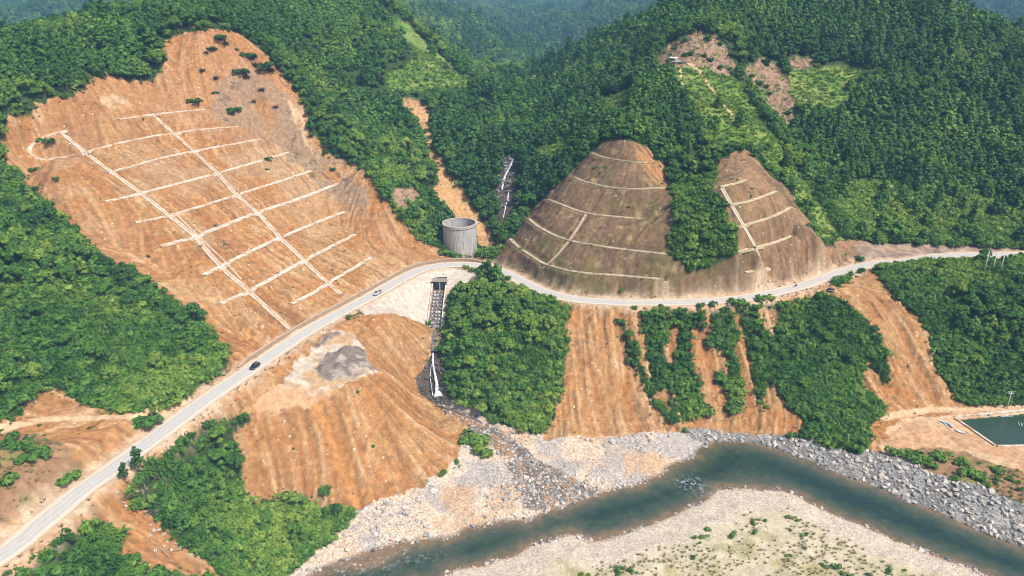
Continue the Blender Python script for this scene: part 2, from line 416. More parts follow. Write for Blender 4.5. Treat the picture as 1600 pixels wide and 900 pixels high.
# ------------------------------------------------------------------ what covers the ground, outlined on the photograph and laid onto the terrain
FOREST, SOIL, BROWN, PALE, GRAVEL, BAR, GRASS, CLEAR, CLIFF, GREY, FLAT, SHRUB, APRON, WETROCK, SCREE, DRY, PALE2 = range(17)
ZONES = [
 (SHRUB, [(1310, 290), (1400, 285), (1500, 290), (1600, 330), (1650, 340), (1650, 385), (1600, 388), (1350, 378), (1310, 365), (1290, 330)]),
 (GRASS, [(588, 14), (640, 42), (690, 88), (738, 132), (722, 140), (690, 135), (640, 152), (606, 140), (602, 118), (650, 92), (618, 50)]),
 (GRASS, [(740, 140), (762, 155), (772, 172), (748, 160)]),
 (GRASS, [(1230, 112), (1300, 106), (1345, 112), (1338, 150), (1300, 168), (1250, 168), (1236, 145)]),
 (GRASS, [(1042, 108), (1100, 100), (1160, 130), (1200, 200), (1240, 258), (1282, 320), (1318, 374), (1288, 376), (1260, 330), (1215, 270), (1168, 228), (1125, 228), (1098, 190), (1072, 150)]),
 (GRASS, [(935, 158), (990, 138), (985, 165), (945, 180)]),
 (GRASS, [(820, 235), (870, 225), (890, 200), (900, 215), (870, 250)]),
 (SHRUB, [(560, 265), (600, 250), (640, 262), (660, 300), (690, 345), (700, 400), (650, 378), (600, 310)]),
 (CLEAR, [(1020, 96), (1050, 70), (1090, 55), (1122, 60), (1140, 84), (1152, 112), (1135, 120), (1100, 105), (1062, 106), (1030, 106)]),
 (CLEAR, [(1163, 112), (1192, 92), (1215, 100), (1232, 130), (1245, 172), (1238, 205), (1215, 180), (1188, 150)]),
 (CLEAR, [(1225, 95), (1275, 92), (1280, 104), (1240, 110)]),
 (SOIL, [(20, 190), (60, 165), (110, 150), (135, 132), (160, 112), (200, 128), (238, 124), (258, 98), (250, 66), (290, 50), (340, 43), (380, 56), (410, 80), (432, 105), (452, 132), (472, 162), (490, 212), (522, 240), (562, 262),
         (600, 306), (625, 340), (650, 373), (690, 390), (740, 396), (762, 403), (775, 416), (700, 412), (640, 421), (590, 446), (500, 497), (420, 552), (380, 580), (300, 637), (262, 664), (232, 662), (300, 648),
         (345, 603), (357, 560), (340, 528), (296, 484), (252, 458), (210, 425), (165, 408), (108, 350), (60, 302), (20, 266), (5, 242)]),
 (PALE, [(440, 150), (468, 165), (488, 210), (492, 240), (470, 205)]),
 (PALE, [(150, 148), (190, 150), (205, 166), (165, 166)]),
 (SOIL, [(622, 152), (645, 158), (669, 168), (676, 190), (674, 215), (701, 266), (730, 303), (749, 334), (770, 372), (783, 386), (762, 393), (744, 374), (704, 338), (678, 302), (683, 270), (664, 222), (652, 192), (632, 170)]),
 (CLEAR, [(600, 295), (655, 292), (660, 312), (625, 325)]),
 (SOIL, [(-20, 670), (20, 650), (70, 608), (100, 604), (130, 632), (165, 640), (240, 645), (262, 664), (210, 705), (140, 757), (60, 822), (-20, 880)]),
 (DRY, [(-20, 690), (60, 680), (100, 700), (135, 745), (100, 770), (60, 800), (-20, 830)]),
 (BROWN, [(928, 235), (942, 220), (962, 216), (1000, 224), (1022, 240), (1050, 275), (1056, 330), (1046, 395), (1075, 425), (1110, 412), (1150, 402), (1152, 370), (1130, 320), (1112, 290), (1128, 250), (1145, 236), (1166, 234), (1192, 262),
          (1240, 308), (1265, 352), (1292, 385), (1312, 378), (1346, 374), (1350, 402), (1290, 440), (1215, 461), (1110, 475), (960, 476), (880, 468), (830, 452), (795, 436), (772, 412), (782, 392), (800, 368), (850, 308), (895, 264)]),
 (CLIFF, [(1340, 378), (1400, 382), (1500, 385), (1560, 388), (1650, 396), (1650, 408), (1345, 408)]),
 (GRAVEL, [(430, 920), (480, 880), (530, 835), (556, 798), (640, 767), (700, 738), (735, 668), (688, 632), (745, 640), (775, 662), (800, 664), (850, 684), (950, 682), (1040, 668), (1100, 690), (1170, 695), (1050, 760), (900, 810), (700, 860), (480, 930)]),
 (SCREE, [(1040, 655), (1100, 668), (1200, 674), (1300, 700), (1360, 706), (1420, 716), (1500, 745), (1600, 790), (1800, 900), (1800, 960), (1600, 870), (1400, 790), (1240, 725), (1170, 704), (1090, 690)]),
 (SOIL, [(888, 478), (972, 480), (976, 525), (985, 565), (1002, 600), (1040, 662), (1046, 674), (950, 684), (848, 686), (862, 640), (880, 600), (882, 540)]),
 (SOIL, [(860, 470), (900, 474), (1100, 480), (1200, 470), (1300, 440), (1320, 452), (1300, 466), (1210, 474), (1100, 486), (900, 482)]),
 (SOIL, [(1095, 478), (1112, 478), (1110, 560), (1128, 600), (1146, 655), (1122, 655), (1106, 600), (1098, 540)]),
 (SOIL, [(1142, 478), (1158, 500), (1172, 555), (1184, 580), (1180, 620), (1200, 660), (1164, 660), (1158, 600), (1152, 540)]),
 (SOIL, [(1004, 510), (1014, 560), (1022, 580), (1010, 585), (1002, 545)]),
 (SOIL, [(1044, 510), (1056, 510), (1054, 580), (1044, 575), (1036, 545)]),
 (SOIL, [(1038, 655), (1070, 655), (1100, 650), (1140, 646), (1160, 655), (1200, 640), (1208, 600), (1222, 618), (1250, 650), (1256, 684), (1180, 676), (1100, 670), (1045, 672)]),
 (SOIL, [(1300, 462), (1332, 432), (1362, 418), (1384, 442), (1412, 476), (1442, 498), (1450, 530), (1462, 572), (1476, 608), (1512, 636), (1700, 622), (1700, 780), (1600, 770), (1500, 730), (1420, 710), (1350, 706), (1362, 672), (1378, 642), (1362, 622),
         (1346, 592), (1350, 560), (1384, 596), (1384, 552), (1360, 512), (1332, 486)]),
 (FLAT, [(1400, 655), (1512, 640), (1700, 626), (1700, 770), (1560, 745), (1440, 700), (1370, 705)]),
 (DRY, [(1415, 700), (1490, 700), (1600, 740), (1700, 780), (1700, 830), (1600, 785), (1500, 750), (1430, 725)]),
 (SOIL, [(262, 676), (330, 632), (400, 590), (470, 542), (520, 508), (568, 488), (612, 488), (645, 498), (692, 516), (676, 545), (660, 590), (688, 632), (736, 664), (726, 690), (700, 738), (640, 768), (556, 800), (515, 796), (470, 786), (392, 788), (380, 740), (378, 690), (392, 650), (335, 656)]),
 (FLAT, [(392, 630), (436, 596), (470, 600), (512, 610), (486, 636), (430, 644)]),
 (PALE2, [(430, 600), (462, 565), (500, 532), (520, 516), (548, 520), (572, 545), (584, 582), (560, 594), (520, 612), (480, 612), (450, 606)]),
 (GREY, [(484, 578), (500, 568), (522, 556), (540, 540), (556, 540), (570, 550), (578, 570), (578, 582), (556, 588), (530, 594), (505, 592)]),
 (GREY, [(490, 540), (505, 527), (522, 518), (530, 524), (512, 536), (496, 546)]),
 (WETROCK, [(784, 247), (811, 246), (806, 290), (800, 330), (794, 346), (782, 346), (774, 300)]),
 (APRON, [(560, 482), (620, 446), (665, 422), (705, 418), (735, 425), (760, 432), (720, 452), (698, 460), (692, 515), (650, 502), (612, 490), (570, 492)]),
 (WETROCK, [(676, 548), (690, 555), (697, 600), (706, 632), (690, 640), (655, 615), (648, 590), (668, 570)]),
 (SOIL, [(120, 795), (165, 762), (210, 728), (250, 690), (290, 664), (292, 672), (228, 712), (205, 745), (200, 780), (262, 828), (300, 862), (350, 895), (300, 897), (250, 890), (212, 880), (188, 842), (152, 812), (70, 860), (30, 905), (-10, 905)]),
 (BAR, [(560, 1000), (640, 925), (690, 902), (740, 888), (790, 875), (840, 852), (890, 838), (925, 850), (1030, 815), (1100, 788), (1120, 768), (1200, 765), (1280, 794), (1400, 846), (1530, 899), (1760, 1010), (1800, 1100), (560, 1100)]),
]
CLEAR_PX = [(z, np.array(p, float)) for z, p in ZONES if z not in (SHRUB, BAR, GRAVEL, DRY)]
OPEN_PX = [np.array(p, float) for p in ([(783, 244), (812, 244), (807, 290), (801, 330), (796, 350), (780, 350), (772, 300)], [(672, 425), (702, 428), (698, 515), (690, 545), (698, 600), (706, 634), (660, 634), (650, 590), (668, 545), (670, 515)])]
WORLD_ZONES = [(z, px_poly(p)) for z, p in ZONES]
WXX = XX + (fbm(XX * .16, YY * .16, 51, 3) - .5) * 6.0
WYY = YY + (fbm(XX * .16, YY * .16, 67, 3) - .5) * 6.0
near_warp = np.where(RD < 9, 0, 1)
WXX = np.where(near_warp, WXX, XX); WYY = np.where(near_warp, WYY, YY)
ZONE = np.full(XX.shape, FOREST)
for z, poly in WORLD_ZONES:
    if z in (APRON, WETROCK):
        ZONE[inside(poly, XX, YY)] = z
    else:
        ZONE[inside(poly, WXX, WYY)] = z
gull = inside(px_poly([(970, 484), (1100, 484), (1215, 480), (1215, 640), (1060, 660), (1000, 600)]), XX, YY)
GULLY_NOISE = fbm(XX * .11, YY * .05, 121, 4)
ZONE[gull & (ZONE == FOREST) & (GULLY_NOISE < .47)] = SOIL
ZONE[(RD < 6.5) & (XX < -45) & (ZONE == FOREST)] = SOIL
fan = inside(px_poly([(690, 634), (740, 650), (800, 685), (838, 712), (885, 742), (945, 768), (905, 786), (860, 796), (815, 790), (800, 750), (796, 715), (740, 680), (690, 648)]), WXX, WYY)
ZONE[(SHORE < 5) & (ZONE == FOREST) & (RVD < 20)] = GRAVEL

# ------------------------------------------------------------------ relief: terraces on the cut spur, rills down the bare slopes, small roughness
gy_, gx_ = np.gradient(H, GY, GX)
slope = np.hypot(gx_, gy_)
gl = np.maximum(slope, 1e-6)
FXn, FYn = -gx_ / gl, -gy_ / gl
JS, I0, I1 = np.searchsorted(GY, 520), np.searchsorted(GX, -300), np.searchsorted(GX, 300)
def streaks(seed, step, n, cell):
    """noise drawn out along the fall line of the ground (near part only)."""
    xs, ys = XX[:JS, I0:I1], YY[:JS, I0:I1]
    acc = np.zeros(xs.shape); wsum = 0
    for sgn in (-1, 1):
        x, y = xs.copy(), ys.copy()
        for k in range(n):
            wgt = 1 - k / n
            acc += vnoise(x / cell, y / cell, seed) * wgt; wsum += wgt
            i = np.clip(np.searchsorted(GX, x), 0, len(GX) - 1); j = np.clip(np.searchsorted(GY, y), 0, len(GY) - 1)
            x = x + sgn * step * FXn[j, i]; y = y + sgn * step * FYn[j, i]
    r = acc / wsum
    out = np.full(XX.shape, .5)
    out[:JS, I0:I1] = np.clip(.5 + (r - r.mean()) / (r.std() * 4.5), 0, 1)
    return out
RILL = streaks(3, 1.1, 12, .95)
RILL2 = streaks(9, 3.0, 12, 3.6)
BARE = np.isin(ZONE, [SOIL, BROWN, PALE, CLEAR, DRY])
away = sstep(4.5, 9, RD) * np.where(PD < 12, 0, 1) * sstep(2, 9, np.where(RIN, 0, RVD))
stp = sstep(.2, .45, slope)
H0 = H.copy()
calm = np.where((XX < -40) & (YY > 215), 1 - .75 * np.exp(-(((XX + 140) * .86 - (YY - 360) * .5) / 55) ** 2) * sstep(85, 65, H0), 1.0)
H = H + np.where(ZONE == BROWN, .5, np.where(BARE, 1.0, 0)) * calm * away * ((RILL - .5) * 1.9 * stp + (RILL2 - .5) * 2.6 * stp)
runnel = np.exp(-((RILL2 - .5) / .035) ** 2) * .55 + np.exp(-((RILL - .42) / .05) ** 2) * .30
H = H - np.where(np.isin(ZONE, [SOIL, PALE]), 1.0, np.where(ZONE == BROWN, .5, 0)) * runnel * stp * away * np.maximum(calm, .5)
H = H + np.where(BARE | (ZONE == FLAT), away * ((fbm(XX * .12, YY * .12, 5, 5) - .5) * 2.2 + (np.abs(fbm(XX * .22, YY * .22, 6, 4) - .5) * -2.4 + .25)), 0)
H = H + np.where(ZONE == FOREST, away * (fbm(XX * .03, YY * .03, 15, 4) - .5) * 5, 0) * sstep(250, 500, YY)
far_ = sstep(800, 1500, YY)
H = H + far_ * ((fbm(XX * .006, YY * .004, 17, 4) - .5) * 95 + (.25 - np.abs(fbm(XX * .011 + 3, YY * .005, 18, 3) - .5)) * 70)
H = H + sstep(430, 600, YY) * (1 - far_) * np.where(ZONE == FOREST, (.25 - np.abs(fbm(XX * .017, YY * .012, 19, 3) - .5)) * 16, 0)
H = H + np.where(np.isin(ZONE, [GRAVEL, BAR, SCREE]), sstep(0, 6, np.where(RIN, 0, RVD)) * (fbm(XX * .25, YY * .25, 8, 3) - .5) * 1.1, 0)
H = H + np.where(ZONE == GREY, vnoise(XX * .36, YY * .36, 81) ** 1.5 * 2.3, np.where(ZONE == PALE2, (vnoise(XX * .3, YY * .3, 82) - .5) * .8, 0))
# terraces: flat benches where the drains run
lev = np.array([8, 17, 26, 36, 46, 55.5, 66])
def stair(h):
    out = h.copy()
    edges = np.concatenate([[-1], lev])
    for a, b in zip(edges[:-1], edges[1:]):
        m = (h >= a) & (h < b)
        t = (h - a) / (b - a)
        out = np.where(m, a + (b - a) * np.clip((t - .10) / .80, 0, 1), out)
    return out
sm = (ZONE == BROWN) * sstep(5, 9, RD)
mg = smooth_line(hit(dense([(488, 612), (505, 650), (525, 690), (545, 740), (562, 790)], 8))[:, :2], 1.5)
MGULL, _ = line_dist(mg, XX, YY, 9)
H = H - 2.2 * np.exp(-(MGULL / 2.3) ** 2)
slump = inside(px_poly([(318, 418), (350, 425), (392, 458), (440, 505), (455, 520), (420, 552), (370, 520), (330, 470)]), WXX, WYY)
H = H - slump * np.abs(fbm(XX * .22, YY * .22, 47, 4) - .5) * 9 * away
H = H + sm * (stair(H0) - H0) * .8
# worn dirt tracks
TRACKS = [([(-20, 676), (30, 662), (80, 655), (140, 652), (205, 650), (255, 641), (292, 631)], 1.7), ([(1076, 99), (1092, 109), (1107, 133), (1128, 160), (1147, 183)], 1.3), ([(1062, 103), (1065, 122), (1066, 138), (1076, 160), (1092, 184)], .8), ([(1380, 652), (1450, 640), (1520, 641), (1620, 632)], 1.8)]
TRD = np.full(XX.shape, 1e9)
for pts, hw in TRACKS:
    L = smooth_line(px_line(pts, 10)[:, :2], 2.0)
    d_, _ = line_dist(L, XX, YY, 8)
    TRD = np.minimum(TRD, d_ / hw)
# the drains lie in level cuts
DRD = np.full(XX.shape, 1e9)
for D in sorted(DRAINS, key=lambda d: d["name"] != "bench_drain" and d["name"] != "terrace_drain"):
    line = np.column_stack([D["line"], D["z"]])
    d_, z_ = line_dist(line, XX, YY, 6)
    hw = D["w"] / 2
    e0, e1 = (.7, 3.0) if D["twin"] else (1.3, 2.5)
    H = np.where(d_ < 6, z_ - .05 + (H - z_ + .05) * sstep(hw + e0, hw + e1, d_), H)
    DRD = np.minimum(DRD, d_)

# ------------------------------------------------------------------ soil colours
def mix(a, b, t):
    t = np.asarray(t)[..., None]
    return a * (1 - t) + b * t
def C(r, g, b):
    return np.array([r, g, b], float)
n1 = fbm(XX * .02, YY * .02, 21, 4); n2 = fbm(XX * .07, YY * .07, 22, 4); n3 = fbm(XX * .3, YY * .3, 23, 3); n4 = vnoise(XX * .9, YY * .9, 24)
orange, tan, sand, rust, umber = C(.415, .195, .068), C(.43, .245, .108), C(.56, .38, .215), C(.345, .135, .046), C(.17, .095, .045)
col = np.zeros(XX.shape + (3,))
forest_floor = mix(np.broadcast_to(C(.028, .05, .014), col.shape), C(.05, .075, .02), n3)
col[:] = forest_floor
soil = mix(np.broadcast_to(orange, col.shape), tan, sstep(.38, .62, n1 * .5 + n2 * .5))
soil = mix(soil, sand, sstep(.56, .70, RILL) * .58 + sstep(.62, .70, fbm(XX * .09 + 7, YY * .09, 29, 5)) * .35)
soil = mix(soil, rust, sstep(.45, .25, RILL2) * .50)
soil = mix(soil, rust * .8, sstep(.60, .70, fbm(XX * .13, YY * .13, 27, 5)) * .35)
soil = mix(soil, umber, sstep(.36, .24, RILL) * .58)
soil = mix(soil, umber * 1.3, runnel * stp * .62)
soil = mix(soil, umber, sstep(.70, .78, fbm(XX * .45, YY * .45, 28, 3)) * .45)
# fresher, redder earth on the upper crown of the slide
redder = sstep(40, 75, H0) * (XX < -60) * sstep(.3, .6, n2)
soil = mix(soil, rust * 1.15, redder * .45)
grey_tan = C(.43, .31, .21)
inner_slide = np.exp(-(((XX + 150) * .86 - (YY - 380) * .5) / 45) ** 2) * (XX < -60)
soil = mix(soil, grey_tan, inner_slide * .35 * sstep(.35, .7, n2))
debris = inside(px_poly([(340, 130), (400, 110), (452, 150), (486, 222), (540, 270), (590, 320), (560, 330), (500, 292), (440, 235), (380, 200), (330, 180)]), WXX, WYY)
soil = mix(soil, C(.30, .205, .135), debris * sstep(.3, .6, n2) * .75)
soil = mix(soil, C(.10, .075, .05), debris * sstep(.66, .74, fbm(XX * .35, YY * .35, 45, 3)) * .6)
scar = inside(px_poly([(618, 148), (682, 165), (682, 215), (740, 300), (790, 388), (755, 398), (670, 306), (655, 224)]), XX, YY)
soil = mix(soil, C(.60, .37, .17), scar * .65)
soil = mix(soil, C(.50, .235, .075), np.exp(-(MGULL / 2.6) ** 2) * .8)
brown = mix(np.broadcast_to(C(.185, .112, .066), col.shape), C(.245, .155, .092), n2)
rightface = sstep(95, 125, XX)
brown = mix(brown, C(.37, .215, .125), rightface * sstep(.3, .6, n2 * .6 + RILL * .4))
brown = mix(brown, C(.14, .095, .06), sstep(.48, .2, RILL) * .5)
brown = mix(brown, C(.31, .19, .105), sstep(.55, .85, RILL2) * .45)
mossy = sstep(.5, .66, fbm(XX * .06, YY * .06, 91, 4)) * (1 - rightface)
brown = mix(brown, C(.17, .15, .055), mossy * .55)
brown = mix(brown, C(.115, .08, .055), sstep(.62, .72, fbm(XX * .2, YY * .2, 93, 4)) * .55)
brown = mix(brown, C(.40, .27, .155), sstep(.64, .72, fbm(XX * .25 + 9, YY * .25, 95, 4)) * .55)
pl = np.exp(-(((XX - 76) / 9) ** 2 + ((YY - 392) / 18) ** 2))
brown = mix(brown, C(.50, .25, .11), np.clip(pl * 1.3, 0, 1) * sstep(.3, .6, RILL))
pale = mix(np.broadcast_to(C(.50, .34, .205), col.shape), C(.36, .21, .10), sstep(.42, .62, n3 * .5 + RILL * .5))
gravel = mix(np.broadcast_to(C(.62, .475, .345), col.shape), C(.44, .385, .335), sstep(.45, .6, n2))
gravel = mix(gravel, C(.55, .35, .20), sstep(.52, .66, fbm(XX * .06, YY * .06, 33, 4)) * .8)
gravel = mix(gravel, C(.24, .165, .105), sstep(1.6, .3, SHORE) * .8)
scree = mix(np.broadcast_to(C(.33, .31, .28), col.shape), C(.20, .185, .17), sstep(.4, .6, n3))
bar = mix(np.broadcast_to(C(.60, .50, .39), col.shape), C(.50, .415, .325), n3)
inland = sstep(10, 17, SHORE + (n2 - .5) * 10)
bar = mix(bar, mix(np.broadcast_to(C(.50, .42, .285), col.shape), C(.37, .32, .175), sstep(.5, .62, fbm(XX * .16, YY * .16, 35, 4))), inland)
bar = mix(bar, C(.46, .30, .18), sstep(1.5, .3, SHORE) * .6)
grass = mix(np.broadcast_to(C(.115, .205, .032), col.shape), C(.205, .255, .055), sstep(.38, .62, n2))
grass = mix(grass, C(.05, .10, .02), sstep(.55, .7, n3) * .7)
clear = mix(np.broadcast_to(C(.30, .17, .12), col.shape), C(.15, .12, .05), sstep(.45, .65, n3))
clear = mix(clear, C(.42, .29, .19), sstep(.6, .8, n4) * .6)
cliff = mix(np.broadcast_to(C(.34, .235, .165), col.shape), C(.22, .16, .12), sstep(.4, .65, n3))
grey = mix(np.broadcast_to(C(.19, .15, .125), col.shape), C(.34, .275, .22), sstep(.52, .66, n3))
pale2 = mix(np.broadcast_to(C(.49, .40, .31), col.shape), C(.42, .27, .15), sstep(.44, .60, n2 * .5 + n3 * .5))
flat = mix(np.broadcast_to(C(.55, .37, .215), col.shape), C(.48, .28, .15), sstep(.4, .6, n2))
dry = mix(np.broadcast_to(C(.27, .155, .08), col.shape), C(.19, .17, .055), sstep(.5, .62, fbm(XX * .11, YY * .11, 37, 4)))
apron = mix(np.broadcast_to(C(.52, .44, .36), col.shape), C(.50, .36, .25), sstep(.5, .8, n2))
wet = mix(np.broadcast_to(C(.06, .045, .035), col.shape), C(.12, .085, .06), n3)
shrubg = mix(forest_floor, grass, .4)
soil, brown = soil * C(.88, .865, .82), brown * C(.80, .79, .71)
for z, c in ((SOIL, soil), (BROWN, brown), (PALE, pale), (GRAVEL, gravel), (SCREE, scree), (BAR, bar), (GRASS, grass), (CLEAR, clear), (CLIFF, cliff), (GREY, grey), (PALE2, pale2), (FLAT, flat), (DRY, dry), (APRON, apron), (WETROCK, wet), (SHRUB, shrubg)):
    m = ZONE == z
    col[m] = c[m]
fm = fan & (ZONE == GRAVEL)
fanc = mix(np.broadcast_to(C(.36, .215, .115), col.shape), C(.20, .15, .115), sstep(.42, .6, fbm(XX * .3, YY * .3, 39, 3)))
col[fm] = fanc[fm]
# dusty verge along the road, damp river bed
verge = sstep(8.5, 4.0, RD + (n3 - .5) * 4)
col = mix(col, mix(np.broadcast_to(C(.58, .45, .32), col.shape), C(.50, .33, .2), n3), verge * .85)
col = mix(col, mix(np.broadcast_to(C(.62, .42, .25), col.shape), C(.52, .32, .18), n3), sstep(1.25, .75, TRD))
under = RIN & (RVD > .2)
col[under] = C(.17, .12, .075)
def ground_z(x, y):
    return bil(GX, GY, H, np.asarray(x, float), np.asarray(y, float))

# ------------------------------------------------------------------ node material helpers
def new_mat(name):
    m = bpy.data.materials.new(name); m.use_nodes = True
    nt = m.node_tree
    b = nt.nodes["Principled BSDF"]
    b.inputs["Roughness"].default_value = .9
    b.inputs["Specular IOR Level"].default_value = .15
    return m, nt, b
def nd(nt, kind, **kw):
    n = nt.nodes.new(kind)
    for k, v in kw.items():
        if k in n.inputs.keys() if isinstance(k, str) else False:
            n.inputs[k].default_value = v
        else:
            setattr(n, k, v)
    return n
def ramp(nt, src, stops):
    r = nt.nodes.new("ShaderNodeValToRGB")
    e = r.color_ramp.elements
    while len(e) < len(stops):
        e.new(.5)
    for el, (p, c) in zip(e, stops):
        el.position = p
        el.color = (c, c, c, 1) if not isinstance(c, (tuple, list)) else (*c, 1)
    nt.links.new(src, r.inputs[0])
    return r.outputs[0]
def mul(nt, a, b, fac=1.0):
    m = nt.nodes.new("ShaderNodeMix"); m.data_type = 'RGBA'; m.blend_type = 'MULTIPLY'
    m.inputs[0].default_value = fac
    nt.links.new(a, m.inputs[6]); nt.links.new(b, m.inputs[7])
    return m.outputs[2]
def mixn(nt, fac, a, b):
    m = nt.nodes.new("ShaderNodeMix"); m.data_type = 'RGBA'
    for s, i in ((fac, 0), (a, 6), (b, 7)):
        if hasattr(s, "links"):
            nt.links.new(s, m.inputs[i])
        elif i == 0:
            m.inputs[0].default_value = s
        else:
            m.inputs[i].default_value = (*s, 1)
    return m.outputs[2]
def pos(nt):
    return nt.nodes.new("ShaderNodeNewGeometry").outputs["Position"]

def ground_material():
    m, nt, b = new_mat("ground_soil")
    a = nd(nt, "ShaderNodeAttribute", attribute_name="albedo")
    g = nd(nt, "ShaderNodeAttribute", attribute_name="stony")
    p = pos(nt)
    fine = nd(nt, "ShaderNodeTexNoise", Scale=.45, Detail=8, Roughness=.72); nt.links.new(p, fine.inputs["Vector"])
    c = mul(nt, a.outputs["Color"], ramp(nt, fine.outputs[0], [(.30, .60), (.44, .93), (.475, .80), (.50, 1.03), (.72, 1.32)]))
    # pebbles: cells with a tone of their own
    v = nd(nt, "ShaderNodeTexVoronoi", Scale=1.7); v.feature = 'F1'; nt.links.new(p, v.inputs["Vector"])
    hs = nd(nt, "ShaderNodeSeparateColor"); nt.links.new(v.outputs["Color"], hs.inputs[0])
    tone = ramp(nt, hs.outputs[0], [(0, .72), (.35, .92), (.7, 1.05), (1, 1.25)])
    gap = ramp(nt, v.outputs["Distance"], [(.0, 1.05), (.4, 1.0), (.7, .72)])
    peb = mul(nt, mul(nt, a.outputs["Color"], tone), gap)
    c = mixn(nt, g.outputs["Fac"], c, peb)
    # bits of stone scattered over the earth
    v2 = nd(nt, "ShaderNodeTexVoronoi", Scale=.42); nt.links.new(p, v2.inputs["Vector"])
    st = ramp(nt, v2.outputs["Distance"], [(.15, 1.0), (.20, 0.0)])
    h2 = nd(nt, "ShaderNodeSeparateColor"); nt.links.new(v2.outputs["Color"], h2.inputs[0])
    pick = ramp(nt, h2.outputs[1], [(.64, 0.0), (.66, 1.0)])
    sm_ = mul(nt, st, pick)
    bare = nd(nt, "ShaderNodeAttribute", attribute_name="bare")
    sel = nd(nt, "ShaderNodeMath", operation='MULTIPLY'); nt.links.new(sm_, sel.inputs[0]); nt.links.new(bare.outputs["Fac"], sel.inputs[1])
    stone_tone = ramp(nt, h2.outputs[2], [(0, (.14, .09, .06)), (.45, (.30, .2, .13)), (1, (.66, .54, .42))])
    c = mixn(nt, sel.outputs[0], c, stone_tone)
    nt.links.new(c, b.inputs["Base Color"])
    bp = nd(nt, "ShaderNodeBump", Strength=.55, Distance=.5)
    nt.links.new(fine.outputs[0], bp.inputs["Height"]); nt.links.new(bp.outputs[0], b.inputs["Normal"])
    return m

def grid_mesh(name, xs, ys, zs, mat):
    ny, nx = zs.shape
    X, Yg = np.meshgrid(xs, ys)
    co = np.stack([X, Yg, zs], -1).reshape(-1, 3)
    i = np.arange(ny * nx).reshape(ny, nx)
    q = np.stack([i[:-1, :-1], i[:-1, 1:], i[1:, 1:], i[1:, :-1]], -1).reshape(-1, 4)
    me = bpy.data.meshes.new(name)
    me.vertices.add(len(co)); me.vertices.foreach_set("co", co.astype(np.float32).ravel())
    me.loops.add(q.size); me.loops.foreach_set("vertex_index", q.astype(np.int32).ravel())
    me.polygons.add(len(q)); me.polygons.foreach_set("loop_start", (np.arange(len(q)) * 4).astype(np.int32))
    me.update(); me.validate()
    me.polygons.foreach_set("use_smooth", np.ones(len(q), bool))
    me.materials.append(mat)
    o = bpy.data.objects.new(name, me); COL.objects.link(o)
    return o

ground = grid_mesh("ground", GX, GY, H, ground_material())
ground["kind"] = "structure"; ground["label"] = "steep valley ground of orange earth, gravel and forested mountain slopes"
FORESTED = np.isin(ZONE, [FOREST, SHRUB]).astype(float)
for _ in range(9):
    FORESTED[1:-1, 1:-1] = (FORESTED[1:-1, 1:-1] * 2 + FORESTED[:-2, 1:-1] + FORESTED[2:, 1:-1] + FORESTED[1:-1, :-2] + FORESTED[1:-1, 2:]) / 6
ca = ground.data.attributes.new("albedo", 'FLOAT_COLOR', 'POINT')
ca.data.foreach_set("color", np.concatenate([np.clip(col, 0, 1), np.ones(XX.shape + (1,))], -1).astype(np.float32).ravel())
st_ = np.isin(ZONE, [GRAVEL, SCREE, BAR]) * (1 - verge) * np.where(ZONE == BAR, .8, 1.0) * np.where((ZONE == BAR) & (inland > .5), .45, 1.0)
sa = ground.data.attributes.new("stony", 'FLOAT', 'POINT'); sa.data.foreach_set("value", st_.astype(np.float32).ravel())
ba = ground.data.attributes.new("bare", 'FLOAT', 'POINT'); ba.data.foreach_set("value", (np.isin(ZONE, [SOIL, BROWN, CLEAR, FLAT]) * (1 - verge)).astype(np.float32).ravel())
